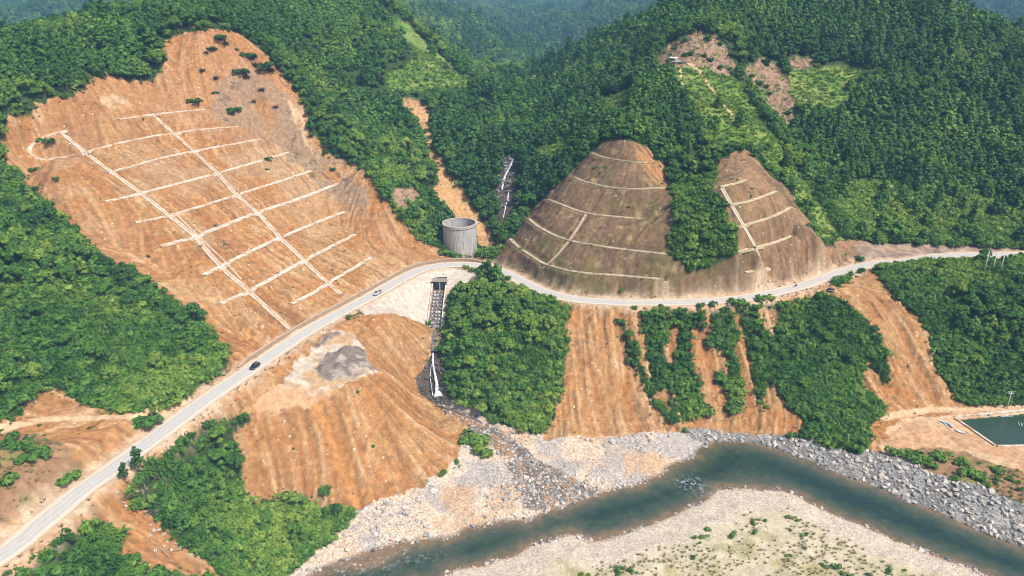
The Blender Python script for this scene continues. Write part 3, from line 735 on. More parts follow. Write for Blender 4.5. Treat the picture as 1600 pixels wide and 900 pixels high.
# ------------------------------------------------------------------ mesh helpers for built things
class MB:
    def __init__(s):
        s.v, s.f = [], []
    def add(s, verts, faces):
        n = len(s.v)
        s.v += [tuple(map(float, p)) for p in verts]
        s.f += [tuple(i + n for i in f) for f in faces]
        return s
    def box(s, c, size, rz=0.0, taper=1.0):
        x, y, z = (d / 2 for d in size)
        pts = []
        for sz, k in ((-1, 1.0), (1, taper)):
            for sx, sy in ((-1, -1), (1, -1), (1, 1), (-1, 1)):
                px, py = sx * x * k, sy * y * k
                pts.append((c[0] + px * math.cos(rz) - py * math.sin(rz), c[1] + px * math.sin(rz) + py * math.cos(rz), c[2] + sz * z))
        return s.add(pts, [(3, 2, 1, 0), (4, 5, 6, 7), (0, 1, 5, 4), (1, 2, 6, 5), (2, 3, 7, 6), (3, 0, 4, 7)])
    def tube(s, a, b, r0, r1=None, n=8, cap=True):
        r1 = r0 if r1 is None else r1
        a, b = mathutils.Vector(a), mathutils.Vector(b)
        q = (b - a).to_track_quat('Z', 'Y')
        pts = []
        for p, r in ((a, r0), (b, r1)):
            for k in range(n):
                t = 2 * math.pi * k / n
                pts.append(p + q @ mathutils.Vector((r * math.cos(t), r * math.sin(t), 0)))
        fs = [(k, (k + 1) % n, n + (k + 1) % n, n + k) for k in range(n)]
        if cap:
            fs += [tuple(range(n))[::-1], tuple(range(n, 2 * n))]
        return s.add(pts, fs)
    def loft(s, rings, cap=True):
        n = len(rings[0]); pts = [p for r in rings for p in r]; fs = []
        for i in range(len(rings) - 1):
            for k in range(n):
                fs.append((i * n + k, i * n + (k + 1) % n, (i + 1) * n + (k + 1) % n, (i + 1) * n + k))
        if cap:
            fs += [tuple(range(n))[::-1], tuple(range((len(rings) - 1) * n, len(rings) * n))]
        return s.add(pts, fs)
    def mesh(s, name, mat, smooth=False):
        me = bpy.data.meshes.new(name)
        me.from_pydata(s.v, [], s.f); me.update()
        if smooth:
            me.polygons.foreach_set("use_smooth", np.ones(len(me.polygons), bool))
        me.materials.append(mat)
        return me
    def obj(s, name, mat, parent=None, smooth=False, loc=None, rz=None):
        o = bpy.data.objects.new(name, s.mesh(name, mat, smooth)); COL.objects.link(o)
        if parent:
            o.parent = parent
        if loc is not None:
            o.location = loc
        if rz is not None:
            o.rotation_euler = (0, 0, rz)
        return o

def tag(o, label=None, cat=None, group=None, kind=None):
    for k, v in (("label", label), ("category", cat), ("group", group), ("kind", kind)):
        if v:
            o[k] = v
    return o
def empty(name, loc, rz=0.0):
    o = bpy.data.objects.new(name, None); COL.objects.link(o)
    o.location = loc; o.rotation_euler = (0, 0, rz); o.empty_display_size = .5
    return o
def copy_tree(o, parent=None):
    c = o.copy(); COL.objects.link(c)
    if parent:
        c.parent = parent
    for ch in list(o.children):
        copy_tree(ch, c)
    return c

def noisy_mat(name, base, dark, scale=1.5, rough=.9, bump=.3, lo=.35, hi=.7, spec=.15, stretch=None):
    m, nt, b = new_mat(name)
    b.inputs["Roughness"].default_value = rough; b.inputs["Specular IOR Level"].default_value = spec
    tc = nt.nodes.new("ShaderNodeTexCoord")
    src = tc.outputs["Object"]
    if stretch:
        mp = nd(nt, "ShaderNodeMapping"); mp.inputs["Scale"].default_value = stretch
        nt.links.new(src, mp.inputs[0]); src = mp.outputs[0]
    t = nd(nt, "ShaderNodeTexNoise", Scale=scale, Detail=5, Roughness=.65); nt.links.new(src, t.inputs["Vector"])
    nt.links.new(ramp(nt, t.outputs[0], [(lo, dark), (hi, base)]), b.inputs["Base Color"])
    bp = nd(nt, "ShaderNodeBump", Strength=bump, Distance=.1); nt.links.new(t.outputs[0], bp.inputs["Height"]); nt.links.new(bp.outputs[0], b.inputs["Normal"])
    return m
def plain_mat(name, c, rough=.5, metal=0.0, spec=.3):
    m, nt, b = new_mat(name)
    b.inputs["Roughness"].default_value = rough; b.inputs["Metallic"].default_value = metal; b.inputs["Specular IOR Level"].default_value = spec
    t = nd(nt, "ShaderNodeTexNoise", Scale=3, Detail=4)
    nt.links.new(ramp(nt, t.outputs[0], [(.3, tuple(x * .85 for x in c)), (.7, c)]), b.inputs["Base Color"])
    return m

M_DRAIN = noisy_mat("pale_concrete", (.64, .57, .48), (.46, .29, .16), .30, lo=.38, hi=.54)
M_DRAINFLOOR = noisy_mat("silted_concrete", (.56, .44, .33), (.38, .25, .15), .5)
M_TERRDRAIN = noisy_mat("weathered_concrete", (.60, .49, .35), (.42, .34, .19), .3, lo=.4, hi=.6)
M_CONC = noisy_mat("concrete", (.50, .45, .40), (.36, .31, .27), .8)
M_CONCD = noisy_mat("stained_concrete", (.48, .46, .44), (.27, .25, .24), .55, stretch=(1, 1, .12), lo=.3, hi=.55)
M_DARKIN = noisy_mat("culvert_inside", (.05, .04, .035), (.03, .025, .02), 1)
M_MASON = noisy_mat("mortared_stone", (.42, .31, .215), (.26, .18, .12), 1.2, bump=.8)
M_STEEL = plain_mat("painted_steel", (.62, .62, .60), .5)
M_POLE = noisy_mat("pole_concrete", (.62, .60, .55), (.50, .47, .42), 2)

# ------------------------------------------------------------------ road
def road_material():
    m, nt, b = new_mat("worn_concrete_road")
    a = nd(nt, "ShaderNodeAttribute", attribute_name="across")
    p = pos(nt)
    t = nd(nt, "ShaderNodeTexNoise", Scale=.35, Detail=5, Roughness=.6); nt.links.new(p, t.inputs["Vector"])
    t2 = nd(nt, "ShaderNodeTexNoise", Scale=2.5, Detail=4); nt.links.new(p, t2.inputs["Vector"])
    ad = nd(nt, "ShaderNodeMath", operation='ADD'); nt.links.new(a.outputs["Fac"], ad.inputs[0])
    sb = nd(nt, "ShaderNodeMath", operation='MULTIPLY_ADD'); sb.inputs[1].default_value = .45; sb.inputs[2].default_value = -.22
    nt.links.new(t.outputs[0], sb.inputs[0]); nt.links.new(sb.outputs[0], ad.inputs[1])
    c = ramp(nt, ad.outputs[0], [(0, (.43, .40, .365)), (.25, (.50, .465, .42)), (.42, (.42, .395, .36)), (.62, (.56, .50, .42)), (.82, (.60, .50, .385)), (1, (.54, .39, .25))])
    c = mul(nt, c, ramp(nt, t2.outputs[0], [(.3, .85), (.7, 1.1)]))
    nt.links.new(c, b.inputs["Base Color"])
    return m
def strip(name, path, offs, mat, lift, follow=None, attr=None, skirt=.0):
    """a ribbon along PATH (x, y[, z]) at cross OFFSETS; heights from the ground unless FOLLOW."""
    path = np.array(path); d = np.gradient(path[:, :2], axis=0); d /= np.linalg.norm(d, axis=1)[:, None] + 1e-9
    nrm = np.stack([-d[:, 1], d[:, 0]], 1)
    offs = np.array(offs, float)
    if offs.ndim == 1:
        offs = np.repeat(offs[None], len(path), 0)
    X = path[:, None, 0] + nrm[:, None, 0] * offs; Yp = path[:, None, 1] + nrm[:, None, 1] * offs
    Zp = (ground_z(X, Yp) if follow is None else np.repeat(follow[:, None], offs.shape[1], 1)) + np.array(lift)
    n, k = X.shape
    co = np.stack([X, Yp, Zp], -1).reshape(-1, 3)
    i = np.arange(n * k).reshape(n, k)
    q = np.stack([i[:-1, :-1], i[1:, :-1], i[1:, 1:], i[:-1, 1:]], -1).reshape(-1, 4)
    me = bpy.data.meshes.new(name); me.from_pydata(co.tolist(), [], q[:, ::-1].tolist()); me.update()
    me.materials.append(mat)
    if attr is not None:
        at = me.attributes.new(attr[0], 'FLOAT', 'POINT'); at.data.foreach_set("value", np.broadcast_to(np.array(attr[1]), X.shape).astype(np.float32).ravel())
    o = bpy.data.objects.new(name, me); COL.objects.link(o)
    return o
wob = (fbm(np.arange(len(ROAD)) * .21, np.zeros(len(ROAD)), 71, 3) - .5) * 1.4
wob2 = (fbm(np.arange(len(ROAD)) * .21, np.ones(len(ROAD)) * 9, 73, 3) - .5) * 1.4
ro = np.stack([-ROAD_HALF - .5 + wob, -2.4 + 0 * wob, -1.2 + 0 * wob, 0 * wob, 1.2 + 0 * wob, 2.4 + 0 * wob, ROAD_HALF + .5 + wob2], 1)
road = strip("road", ROAD[:, :2], ro, road_material(), [.0, .08, .10, .11, .10, .08, .0], follow=ROAD[:, 2] + .02, attr=("across", [1, .6, .3, .05, .3, .6, 1]))
tag(road, "pale worn concrete mountain road winding past the landslide and the terraced spur", kind="structure")

def road_at(px, py):
    x, y, z = at_z(px, py, 0)
    k = np.argmin([abs(project(*r)[0] - px) + abs(project(*r)[1] - py) for r in ROAD])
    t = ROAD[min(k + 1, len(ROAD) - 1)] - ROAD[max(k - 1, 0)]
    return k, math.atan2(t[1], t[0])

def wall_along(name, k0, k1, off, h, thick, mat, cap_mat, label, cat, base=-.6, ramp_n=4):
    P = ROAD[k0:k1]
    d = np.gradient(P[:, :2], axis=0); d /= np.linalg.norm(d, axis=1)[:, None]
    nrm = np.stack([-d[:, 1], d[:, 0]], 1)
    root = empty(name, tuple(P[len(P) // 2])); rl = np.array(root.location)
    hs = np.full(len(P), h) * np.minimum(1, np.minimum(np.arange(len(P)) + 1, len(P) - np.arange(len(P))) / ramp_n)
    rings, caps = [], []
    for p, n_, hh in zip(P, nrm, hs):
        for lst, o0, o1, z0, z1 in ((rings, off, off + math.copysign(thick, off), base, hh), (caps, off - math.copysign(.06, off), off + math.copysign(thick + .06, off), hh + .003, hh + .16)):
            a = p[:2] + n_ * o0 - rl[:2]; b = p[:2] + n_ * o1 - rl[:2]; z = p[2] - rl[2]
            lst.append([(a[0], a[1], z + z0), (b[0], b[1], z + z0), (b[0], b[1], z + z1), (a[0], a[1], z + z1)])
    MB().loft(rings).obj("wall", mat, root)
    # coping laid in lengths, each its own stone
    step = 3
    pieces = list(range(0, len(caps) - 1, step))
    for i in pieces:
        MB().loft(caps[i:i + step + 1]).obj("coping_stone", cap_mat, root)
    return tag(root, label, cat)
k_a, _ = road_at(392, 576); k_b, _ = road_at(640, 430); k_c, _ = road_at(760, 415); k_d, _ = road_at(505, 503); k_e, _ = road_at(690, 416)
wall_along("retaining_wall", k_a, k_c, 4.6, 1.5, .7, M_MASON, M_DRAINFLOOR, "long brown retaining wall holding the foot of the bare landslide above the road", "wall")
wall_along("parapet_wall", k_d, k_e, -4.0, .45, .35, M_CONC, M_DRAIN, "low pale parapet along the road edge above the concrete apron", "wall")

# ------------------------------------------------------------------ drains on the slopes
for D in DRAINS:
    L, zl, width, mat = D["line"], D["z"], D["w"], globals()[D["mat"]]
    fl = globals()[D.get("floor", D["mat"])]
    lip = D.get("lip", .42); t = .42 if D["twin"] else .30
    mid = L[len(L) // 2]; base = (mid[0], mid[1], float(zl[len(L) // 2]))
    root = empty(D["name"], base); w = width / 2
    def part(nm, offs, lift, m):
        o = strip(nm, L, offs, m, lift, follow=zl)
        o.parent = root; o.location = (-base[0], -base[1], -base[2])
    part("channel_floor", [-w + t * .5, w - t * .5], [.20, .20], fl)
    for s in (-1, 1):
        e = [s * (w - t), s * (w - t), s * w, s * w]
        part("channel_wall", e if s > 0 else e[::-1], [.08, lip, lip, -.9] if s > 0 else [-.9, lip, lip, .08], mat)
    tag(root, D["label"], "drain", D["group"])

# ------------------------------------------------------------------ water
def river_material():
    m, nt, b = new_mat("river_water")
    a = nd(nt, "ShaderNodeAttribute", attribute_name="depth")
    f = nd(nt, "ShaderNodeAttribute", attribute_name="foam")
    p = pos(nt)
    t = nd(nt, "ShaderNodeTexNoise", Scale=.28, Detail=7, Roughness=.72); nt.links.new(p, t.inputs["Vector"])
    ad = nd(nt, "ShaderNodeMath", operation='MULTIPLY_ADD'); ad.inputs[1].default_value = 1.1; ad.inputs[2].default_value = -.55
    nt.links.new(t.outputs[0], ad.inputs[0])
    sm2 = nd(nt, "ShaderNodeMath", operation='ADD'); nt.links.new(ad.outputs[0], sm2.inputs[0]); nt.links.new(a.outputs["Fac"], sm2.inputs[1])
    c = ramp(nt, sm2.outputs[0], [(0, (.20, .125, .065)), (.18, (.115, .095, .055)), (.42, (.060, .072, .042)), (.75, (.026, .046, .026)), (1, (.015, .034, .023))])
    t3 = nd(nt, "ShaderNodeTexNoise", Scale=.8, Detail=8, Roughness=.75); nt.links.new(p, t3.inputs["Vector"])
    pr = nd(nt, "ShaderNodeMath", operation='MULTIPLY'); nt.links.new(f.outputs["Fac"], pr.inputs[0])
    nt.links.new(ramp(nt, t3.outputs[0], [(.52, 0.0), (.66, 1.0)]), pr.inputs[1])
    c = mixn(nt, pr.outputs[0], c, (.75, .77, .78))
    nt.links.new(c, b.inputs["Base Color"])
    b.inputs["Roughness"].default_value = .10; b.inputs["Specular IOR Level"].default_value = .5
    w1 = nd(nt, "ShaderNodeTexNoise", Scale=.9, Detail=4, Roughness=.6); nt.links.new(p, w1.inputs["Vector"])
    bp = nd(nt, "ShaderNodeBump", Strength=.30, Distance=.35); nt.links.new(w1.outputs[0], bp.inputs["Height"]); nt.links.new(bp.outputs[0], b.inputs["Normal"])
    return m
rx = np.arange(RIVER[:, 0].min() - 3, RIVER[:, 0].max() + 3, 1.5); ry = np.arange(RIVER[:, 1].min() - 3, RIVER[:, 1].max() + 3, 1.5)
RXX, RYY = np.meshgrid(rx, ry)
sh = bil(GX, GY, SHORE, RXX, RYY)
keep = sh < 1.6
cell = keep[:-1, :-1] & keep[1:, :-1] & keep[:-1, 1:] & keep[1:, 1:]
ii = np.arange(RXX.size).reshape(RXX.shape)
quads = np.stack([ii[:-1, :-1], ii[:-1, 1:], ii[1:, 1:], ii[1:, :-1]], -1)[cell]
used, inv = np.unique(quads, return_inverse=True)
rme = bpy.data.meshes.new("river")
rme.from_pydata(np.stack([RXX.ravel()[used], RYY.ravel()[used], np.full(len(used), RIVER_Z)], 1).tolist(), [], inv.reshape(-1, 4).tolist()); rme.update()
dep = np.clip(-sh.ravel()[used] / 11.0, 0, 1)
ux, uy = RXX.ravel()[used], RYY.ravel()[used]
for (px, py, r, s) in ((960, 790, 14, .0), (590, 880, 10, -.45), (560, 868, 7, -.2), (1180, 735, 9, -.25)):
    q = at_z(px, py, RIVER_Z)
    dep = np.clip(dep + s * np.exp(-((ux - q[0]) ** 2 + (uy - q[1]) ** 2) / r ** 2), 0, 1)
foam = np.zeros(len(used))
for (px, py, r, s) in ((1080, 755, 5.0, 1.0), (1063, 750, 3, .6), (1100, 768, 3.5, .8), (585, 882, 6, .45), (540, 890, 6, .5), (640, 868, 6, .35), (680, 868, 4, .3)):
    q = at_z(px, py, RIVER_Z)
    foam = np.maximum(foam, s * np.exp(-((ux - q[0]) ** 2 + ((uy - q[1]) * 1.3) ** 2) / r ** 2))
for nm, arr in (("depth", dep), ("foam", foam)):
    a_ = rme.attributes.new(nm, 'FLOAT', 'POINT'); a_.data.foreach_set("value", arr.astype(np.float32))
rme.materials.append(river_material())
river = bpy.data.objects.new("river", rme); COL.objects.link(river)
tag(river, "teal green river bending between gravel banks", kind="structure")

def water_mat(name, c, rough=.15, bump=.25, scale=1.2, white=None):
    m, nt, b = new_mat(name)
    p = pos(nt)
    t = nd(nt, "ShaderNodeTexNoise", Scale=scale, Detail=5, Roughness=.7); nt.links.new(p, t.inputs["Vector"])
    b.inputs["Roughness"].default_value = rough; b.inputs["Specular IOR Level"].default_value = .5
    if white:
        nt.links.new(ramp(nt, t.outputs[0], [(white, c), (white + .12, (.78, .80, .82))]), b.inputs["Base Color"])
    else:
        nt.links.new(ramp(nt, t.outputs[0], [(.3, c), (.8, tuple(x * 1.5 for x in c))]), b.inputs["Base Color"])
    bp = nd(nt, "ShaderNodeBump", Strength=bump, Distance=.3); nt.links.new(t.outputs[0], bp.inputs["Height"]); nt.links.new(bp.outputs[0], b.inputs["Normal"])
    return m
M_STREAM = water_mat("stream_water", (.14, .115, .095), white=.57, scale=2.0)
M_FALL = water_mat("white_water", (.36, .39, .42), rough=.5, scale=1.9, white=.45)
def stream(name, pts, widths, mat, label, lift=.25, step=1.2):
    P = px_line(pts, 6); L = smooth_line(P[::2] if len(P) > 8 else P, step)
    s = np.linspace(0, 1, len(L)); w_ = np.interp(s, np.linspace(0, 1, len(widths)), widths) * (1 + .5 * (fbm(s * 40, s * 0, 5, 2) - .5))
    g = ground_z(L[:, 0], L[:, 1]); z = np.minimum.accumulate(g + lift)
    g2 = g + lift
    offs = np.stack([-w_ / 2, -w_ / 6, w_ / 6, w_ / 2], 1)
    o = strip(name, L[:, :2], offs, mat, [-.2, .06, .06, -.2], follow=g2)
    return tag(o, label, kind="structure")
stream("creek", [(682, 512), (680, 521), (677, 535), (675, 546), (677, 556)], [3.6, 3.2, 2.8, 1.6], M_STREAM, "shallow grey creek between the culvert cascade and the waterfall")
stream("waterfall", [(677, 556), (676, 568), (679, 585), (683, 605), (686, 629)], [.6, 1.0, .7, 1.1, 1.6, 3.6], M_FALL, "narrow white waterfall dropping over dark rock beside the debris mound", lift=1.5)
stream("waterfall", [(674, 572), (672, 590), (675, 612), (677, 628)], [.25, .45, .3, .5], M_FALL, "thin side strand of the waterfall over the dark rock", lift=1.0)
stream("creek", [(686, 630), (715, 641), (745, 656), (770, 671), (800, 691), (815, 703), (830, 715), (850, 730), (870, 742), (900, 760), (930, 774)], [3, 2, 1.5, 1.6, 2.0, 1.6, 1.6, 2.4], M_STREAM, "stony creek running from the waterfall to the river", lift=.12)
stream("creek", [(810, 700), (800, 722), (812, 745), (850, 765), (890, 786)], [1.0, 1.2, 1.0, 1.4, 1.6], M_STREAM, "braided side arm of the stony creek", lift=.1)
stream("creek", [(745, 656), (775, 678), (802, 699)], [.8, 1.0, .9], M_STREAM, "short side arm of the creek below the waterfall", lift=.1)
stream("cascade", [(802, 249), (797, 262), (790, 274), (786, 286), (784, 300)], [1.0, 1.7, 1.1, 1.5, .8], M_FALL, "white upper cascade in the dark wooded gully", lift=.7)
stream("cascade", [(795, 300), (793, 312), (790, 324), (786, 342)], [.7, .9, .7, .5], M_FALL, "thin lower thread of the wooded gully cascade", lift=.7)

# pond with its concrete rim and floats
pp = [tuple(p) for p in POND]
pw = bpy.data.meshes.new("pond"); pw.from_pydata([(p[0], p[1], POND_Z) for p in pp], [], [tuple(range(len(pp)))]); pw.update()
pw.materials.append(water_mat("pond_water", (.026, .050, .028), rough=.08, bump=.12, scale=1.5))
pond = bpy.data.objects.new("pond", pw); COL.objects.link(pond); tag(pond, "dark green rectangular fish pond", kind="structure")
pc = np.mean(np.array(pp), 0)
rim = empty("pond_edging", (pc[0], pc[1], -33.4)); tag(rim, "pale concrete rim around the green fish pond", "edging")
for i in range(len(pp)):
    a, b = np.array(pp[i][:2]), np.array(pp[(i + 1) % len(pp)][:2])
    d = b - a; L_ = np.linalg.norm(d); n_ = max(1, int(L_ / 6)); d /= L_
    nn = np.array([-d[1], d[0]]); out = nn if ((a + b) / 2 - pc[:2]) @ nn > 0 else -nn
    for k in range(n_):
        c0 = a + d * L_ * (k + .5) / n_ + out * .45
        MB().box((c0[0] - pc[0], c0[1] - pc[1], .0), (L_ / n_ - .05, .9, 1.3), math.atan2(d[1], d[0])).obj("rim_slab", M_DRAIN, rim)
M_WHITE = plain_mat("white_plastic", (.8, .8, .8), .4)
M_GREYBLUE = plain_mat("grey_sheet_metal", (.50, .53, .57), .45)
M_BLACK = plain_mat("black_rubber", (.02, .02, .022), .7)
def aerator(px, py, rz, label):
    x, y, z = at_z(px, py, POND_Z)
    r = empty("pond_aerator", (x, y, POND_Z), rz); tag(r, label, "aerator", "floating aerators on the fish pond")
    for s in (-1, 1):
        MB().tube((-1.1, s * .45, .12), (1.1, s * .45, .12), .2, .2, 8).obj("float", M_WHITE, r, True)
        m = MB()
        for k in range(6):
            t = k * math.pi / 3
            m.box((0, s * .8 + 0, .3 + 0), (.9 * abs(math.cos(t)) + .08, .12, .9 * abs(math.sin(t)) + .08))
        m.obj("paddle_wheel", M_WHITE, r)
    MB().box((0, 0, .45), (.6, .5, .35)).obj("motor", M_BLACK, r)
aerator(1544, 650.5, .6, "white aerator floating by the far rim of the pond, nearest its corner")
aerator(1594, 663, 1.1, "small white aerator alone in the open pond water")
r = empty("float_line", at_z(1573, 650.5, POND_Z), .06); tag(r, "long white float boom lying along the far pond rim", "float")
for k in range(7):
    MB().tube((-2.6 + k * .78, 0, .08), (-1.95 + k * .78, 0, .08), .17, .17, 8).obj("float", M_WHITE, r, True)

# pile of sheet metal and pipes beside the pond
q = hit([(1481, 663)])[0]
r = empty("sheet_metal_pile", q, -.9); tag(r, "untidy pile of grey metal sheets and pipes on sand beside the pond", "scrap")
for k in range(7):
    o = MB().box((0, 0, 0), (2.4 + .6 * (k % 3), .8, .04)).obj("metal_sheet", M_GREYBLUE, r)
    o.location = (random.uniform(-1.4, 1.4), random.uniform(-.7, .7), .15 + .09 * k); o.rotation_euler = (random.uniform(-.12, .12), random.uniform(-.12, .12), random.uniform(-.7, .7))
for k in range(4):
    MB().tube((-1.5, -.8 + .3 * k, .2), (1.8, -.9 + .35 * k, .25), .09, .09, 6).obj("pipe", M_STEEL, r, True)
q = hit([(1501, 676)])[0]
r = empty("rowing_boat", q, -.75); tag(r, "small pale boat pulled up on the sand beside the pond", "boat")
rings = []
for t in np.linspace(-1, 1, 9):
    wv = .62 * (1 - abs(t) ** 2.6) + .03; zt = .55 + .12 * t * t
    rings.append([(2.0 * t, -wv, zt), (2.0 * t, -wv * .7, .1 + .1 * t * t), (2.0 * t, wv * .7, .1 + .1 * t * t), (2.0 * t, wv, zt), (2.0 * t, wv * .85, zt), (2.0 * t, wv * .55, .2 + .1 * t * t), (2.0 * t, -wv * .55, .2 + .1 * t * t), (2.0 * t, -wv * .85, zt)])
MB().loft(rings).obj("hull", M_WHITE, r)
for t in (-.9, .6):
    MB().box((t, 0, .46), (.25, 1.0, .05)).obj("thwart", M_GREYBLUE, r)

# ------------------------------------------------------------------ concrete caisson, culvert cascade, apron joints
TC = (-28.8, 386.0); TR, TTOP = 9.3, 12.9
def ring_mesh(r_out, r_in, z0, z1, n=72):
    m = MB(); pts = []
    for (r_, z) in ((r_out, z0), (r_out, z1), (r_in, z1), (r_in, z0)):
        pts.append([(r_ * math.cos(2 * math.pi * k / n), r_ * math.sin(2 * math.pi * k / n), z) for k in range(n)])
    flat = [p for r_ in pts for p in r_]
    fs = [(i * n + k, i * n + (k + 1) % n, ((i + 1) % 4) * n + (k + 1) % n, ((i + 1) % 4) * n + k) for i in range(4) for k in range(n)]
    return m.add(flat, [f[::-1] for f in fs])
tower = empty("concrete_caisson", (TC[0], TC[1], -6.0)); tag(tower, "tall round open topped concrete shaft streaked with stains below the orange gully", "concrete shaft")
zs = [-4, -.4, 3.2, 6.8, 10.4, 14.0, 17.6]
for k, (a, b) in enumerate(zip(zs[:-1], zs[1:])):
    ro_ = TR + .03 * (k % 2)
    ring_mesh(ro_, TR - .8, a, b - .06).obj("lift_ring", M_CONCD, tower)
    if k > 1:
        for j in range(12):
            t = 2 * math.pi * (j + .5 * (k % 2)) / 12
            MB().box((math.cos(t) * (ro_ + .01), math.sin(t) * (ro_ + .01), (a + b) / 2), (.06, .12, b - a - .2), t).obj("formwork_joint", M_DARKIN if j % 3 == 0 else M_CONCD, tower)
ring_mesh(TR + .38, TR - .75, 17.62, 18.9).obj("rim_beam", M_CONC, tower)

CX, CY0, CY1 = -36.0, 336.0, 308.0
def chute_z(y):
    return -6.6 + (CY0 - y) / (CY0 - CY1) * -7.6
cul = empty("culvert_cascade", (CX, CY0, -6.6)); tag(cul, "concrete box culvert with a stepped water chute below the road bend", "culvert")
L3 = lambda x, y, z: (x - CX, y - CY0, z + 6.6)
for s in (-1, 1):
    rings = []
    for y in np.linspace(CY0, CY1, 9):
        top = float(ground_z(CX + s * 4.2, y)) + .35
        x0, x1 = CX + s * 3.0, CX + s * 3.55
        zb = chute_z(y) - 1.2
        rings.append([L3(x0, y, zb), L3(x1, y, zb), L3(x1, y, top), L3(x0, y, top)])
    MB().loft(rings if s > 0 else [r_[::-1] for r_ in rings]).obj("side_wall", M_DRAIN, cul)
MB().box(L3(CX, CY0 + .4, -1.75), (7.2, .9, 1.5)).obj("header_beam", M_CONC, cul)
MB().box(L3(CX + .2, CY0 + .5, -4.7), (.4, .8, 4.4)).obj("pier", M_CONCD, cul)
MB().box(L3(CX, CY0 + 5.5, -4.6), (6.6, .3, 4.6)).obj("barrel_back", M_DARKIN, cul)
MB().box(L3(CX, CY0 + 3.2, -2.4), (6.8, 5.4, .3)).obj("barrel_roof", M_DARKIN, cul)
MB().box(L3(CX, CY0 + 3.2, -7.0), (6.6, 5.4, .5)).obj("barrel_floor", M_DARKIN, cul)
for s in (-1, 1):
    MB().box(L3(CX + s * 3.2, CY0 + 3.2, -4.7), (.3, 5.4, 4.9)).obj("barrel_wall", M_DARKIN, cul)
NS = 11
M_WETC = noisy_mat("wet_concrete", (.27, .22, .18), (.10, .085, .075), 1.0, rough=.5)
for k in range(NS):
    y0 = CY0 - (CY0 - CY1) * k / NS; y1 = CY0 - (CY0 - CY1) * (k + 1) / NS
    zt = chute_z(y0) - .1
    st = MB().box(L3(CX, (y0 + y1) / 2, zt - .55), (5.98, abs(y0 - y1) + .02, 1.1)).obj("step", M_WETC, cul)
    for j in range(3):
        xx = CX - 1.9 + 1.9 * j + random.uniform(-.4, .4); ww = random.uniform(.4, 1.3); dz = random.uniform(.3, .6)
        MB().loft([[L3(xx - ww / 2, y1 + random.uniform(.4, 1.1), zt + .05), L3(xx + ww / 2, y1 + .5, zt + .05), L3(xx + ww / 2, y1 + .5, zt + .01), L3(xx - ww / 2, y1 + .5, zt + .01)],
                   [L3(xx - ww / 2, y1 - .12, zt + .05), L3(xx + ww / 2, y1 - .12, zt + .05), L3(xx + ww / 2, y1 + .02, zt + .01), L3(xx - ww / 2, y1 + .02, zt + .01)],
                   [L3(xx - ww / 2, y1 - .16, zt - dz), L3(xx + ww / 2, y1 - .16, zt - dz), L3(xx + ww / 2, y1 - .06, zt - dz), L3(xx - ww / 2, y1 - .06, zt - dz)]]).obj("water_spill", M_FALL, st)
# ------------------------------------------------------------------ foliage
def leaf_material(name, lo, mid, hi, trans=.12):
    m, nt, b = new_mat(name)
    a = nd(nt, "ShaderNodeAttribute", attribute_name="tint"); a.attribute_type = 'INSTANCER'
    lf = nd(nt, "ShaderNodeAttribute", attribute_name="leaf")
    ad = nd(nt, "ShaderNodeMath", operation='MULTIPLY_ADD'); ad.inputs[1].default_value = .42; ad.inputs[2].default_value = -.21
    nt.links.new(lf.outputs["Fac"], ad.inputs[0])
    s = nd(nt, "ShaderNodeMath", operation='ADD'); nt.links.new(ad.outputs[0], s.inputs[0]); nt.links.new(a.outputs["Fac"], s.inputs[1])
    c = ramp(nt, s.outputs[0], [(.0, lo), (.5, mid), (1.0, hi)])
    nt.links.new(c, b.inputs["Base Color"])
    b.inputs["Roughness"].default_value = .55; b.inputs["Specular IOR Level"].default_value = .18
    tr = nt.nodes.new("ShaderNodeBsdfTranslucent"); nt.links.new(c, tr.inputs[0])
    mx = nt.nodes.new("ShaderNodeMixShader"); mx.inputs[0].default_value = trans
    out = nt.nodes["Material Output"]
    nt.links.new(b.outputs[0], mx.inputs[1]); nt.links.new(tr.outputs[0], mx.inputs[2]); nt.links.new(mx.outputs[0], out.inputs[0])
    return m
M_LEAF = leaf_material("leaves", (.022, .072, .018), (.090, .200, .029), (.270, .360, .050))
M_SHRUB = leaf_material("shrub_leaves", (.024, .076, .015), (.078, .185, .026), (.225, .315, .046))
M_DRYLEAF = leaf_material("dry_grass_blades", (.10, .12, .03), (.20, .19, .06), (.36, .31, .14))
M_BARK = noisy_mat("bark", (.16, .12, .085), (.08, .06, .04), 2)
M_DEADWOOD = noisy_mat("weathered_wood", (.46, .36, .27), (.28, .20, .15), 2)

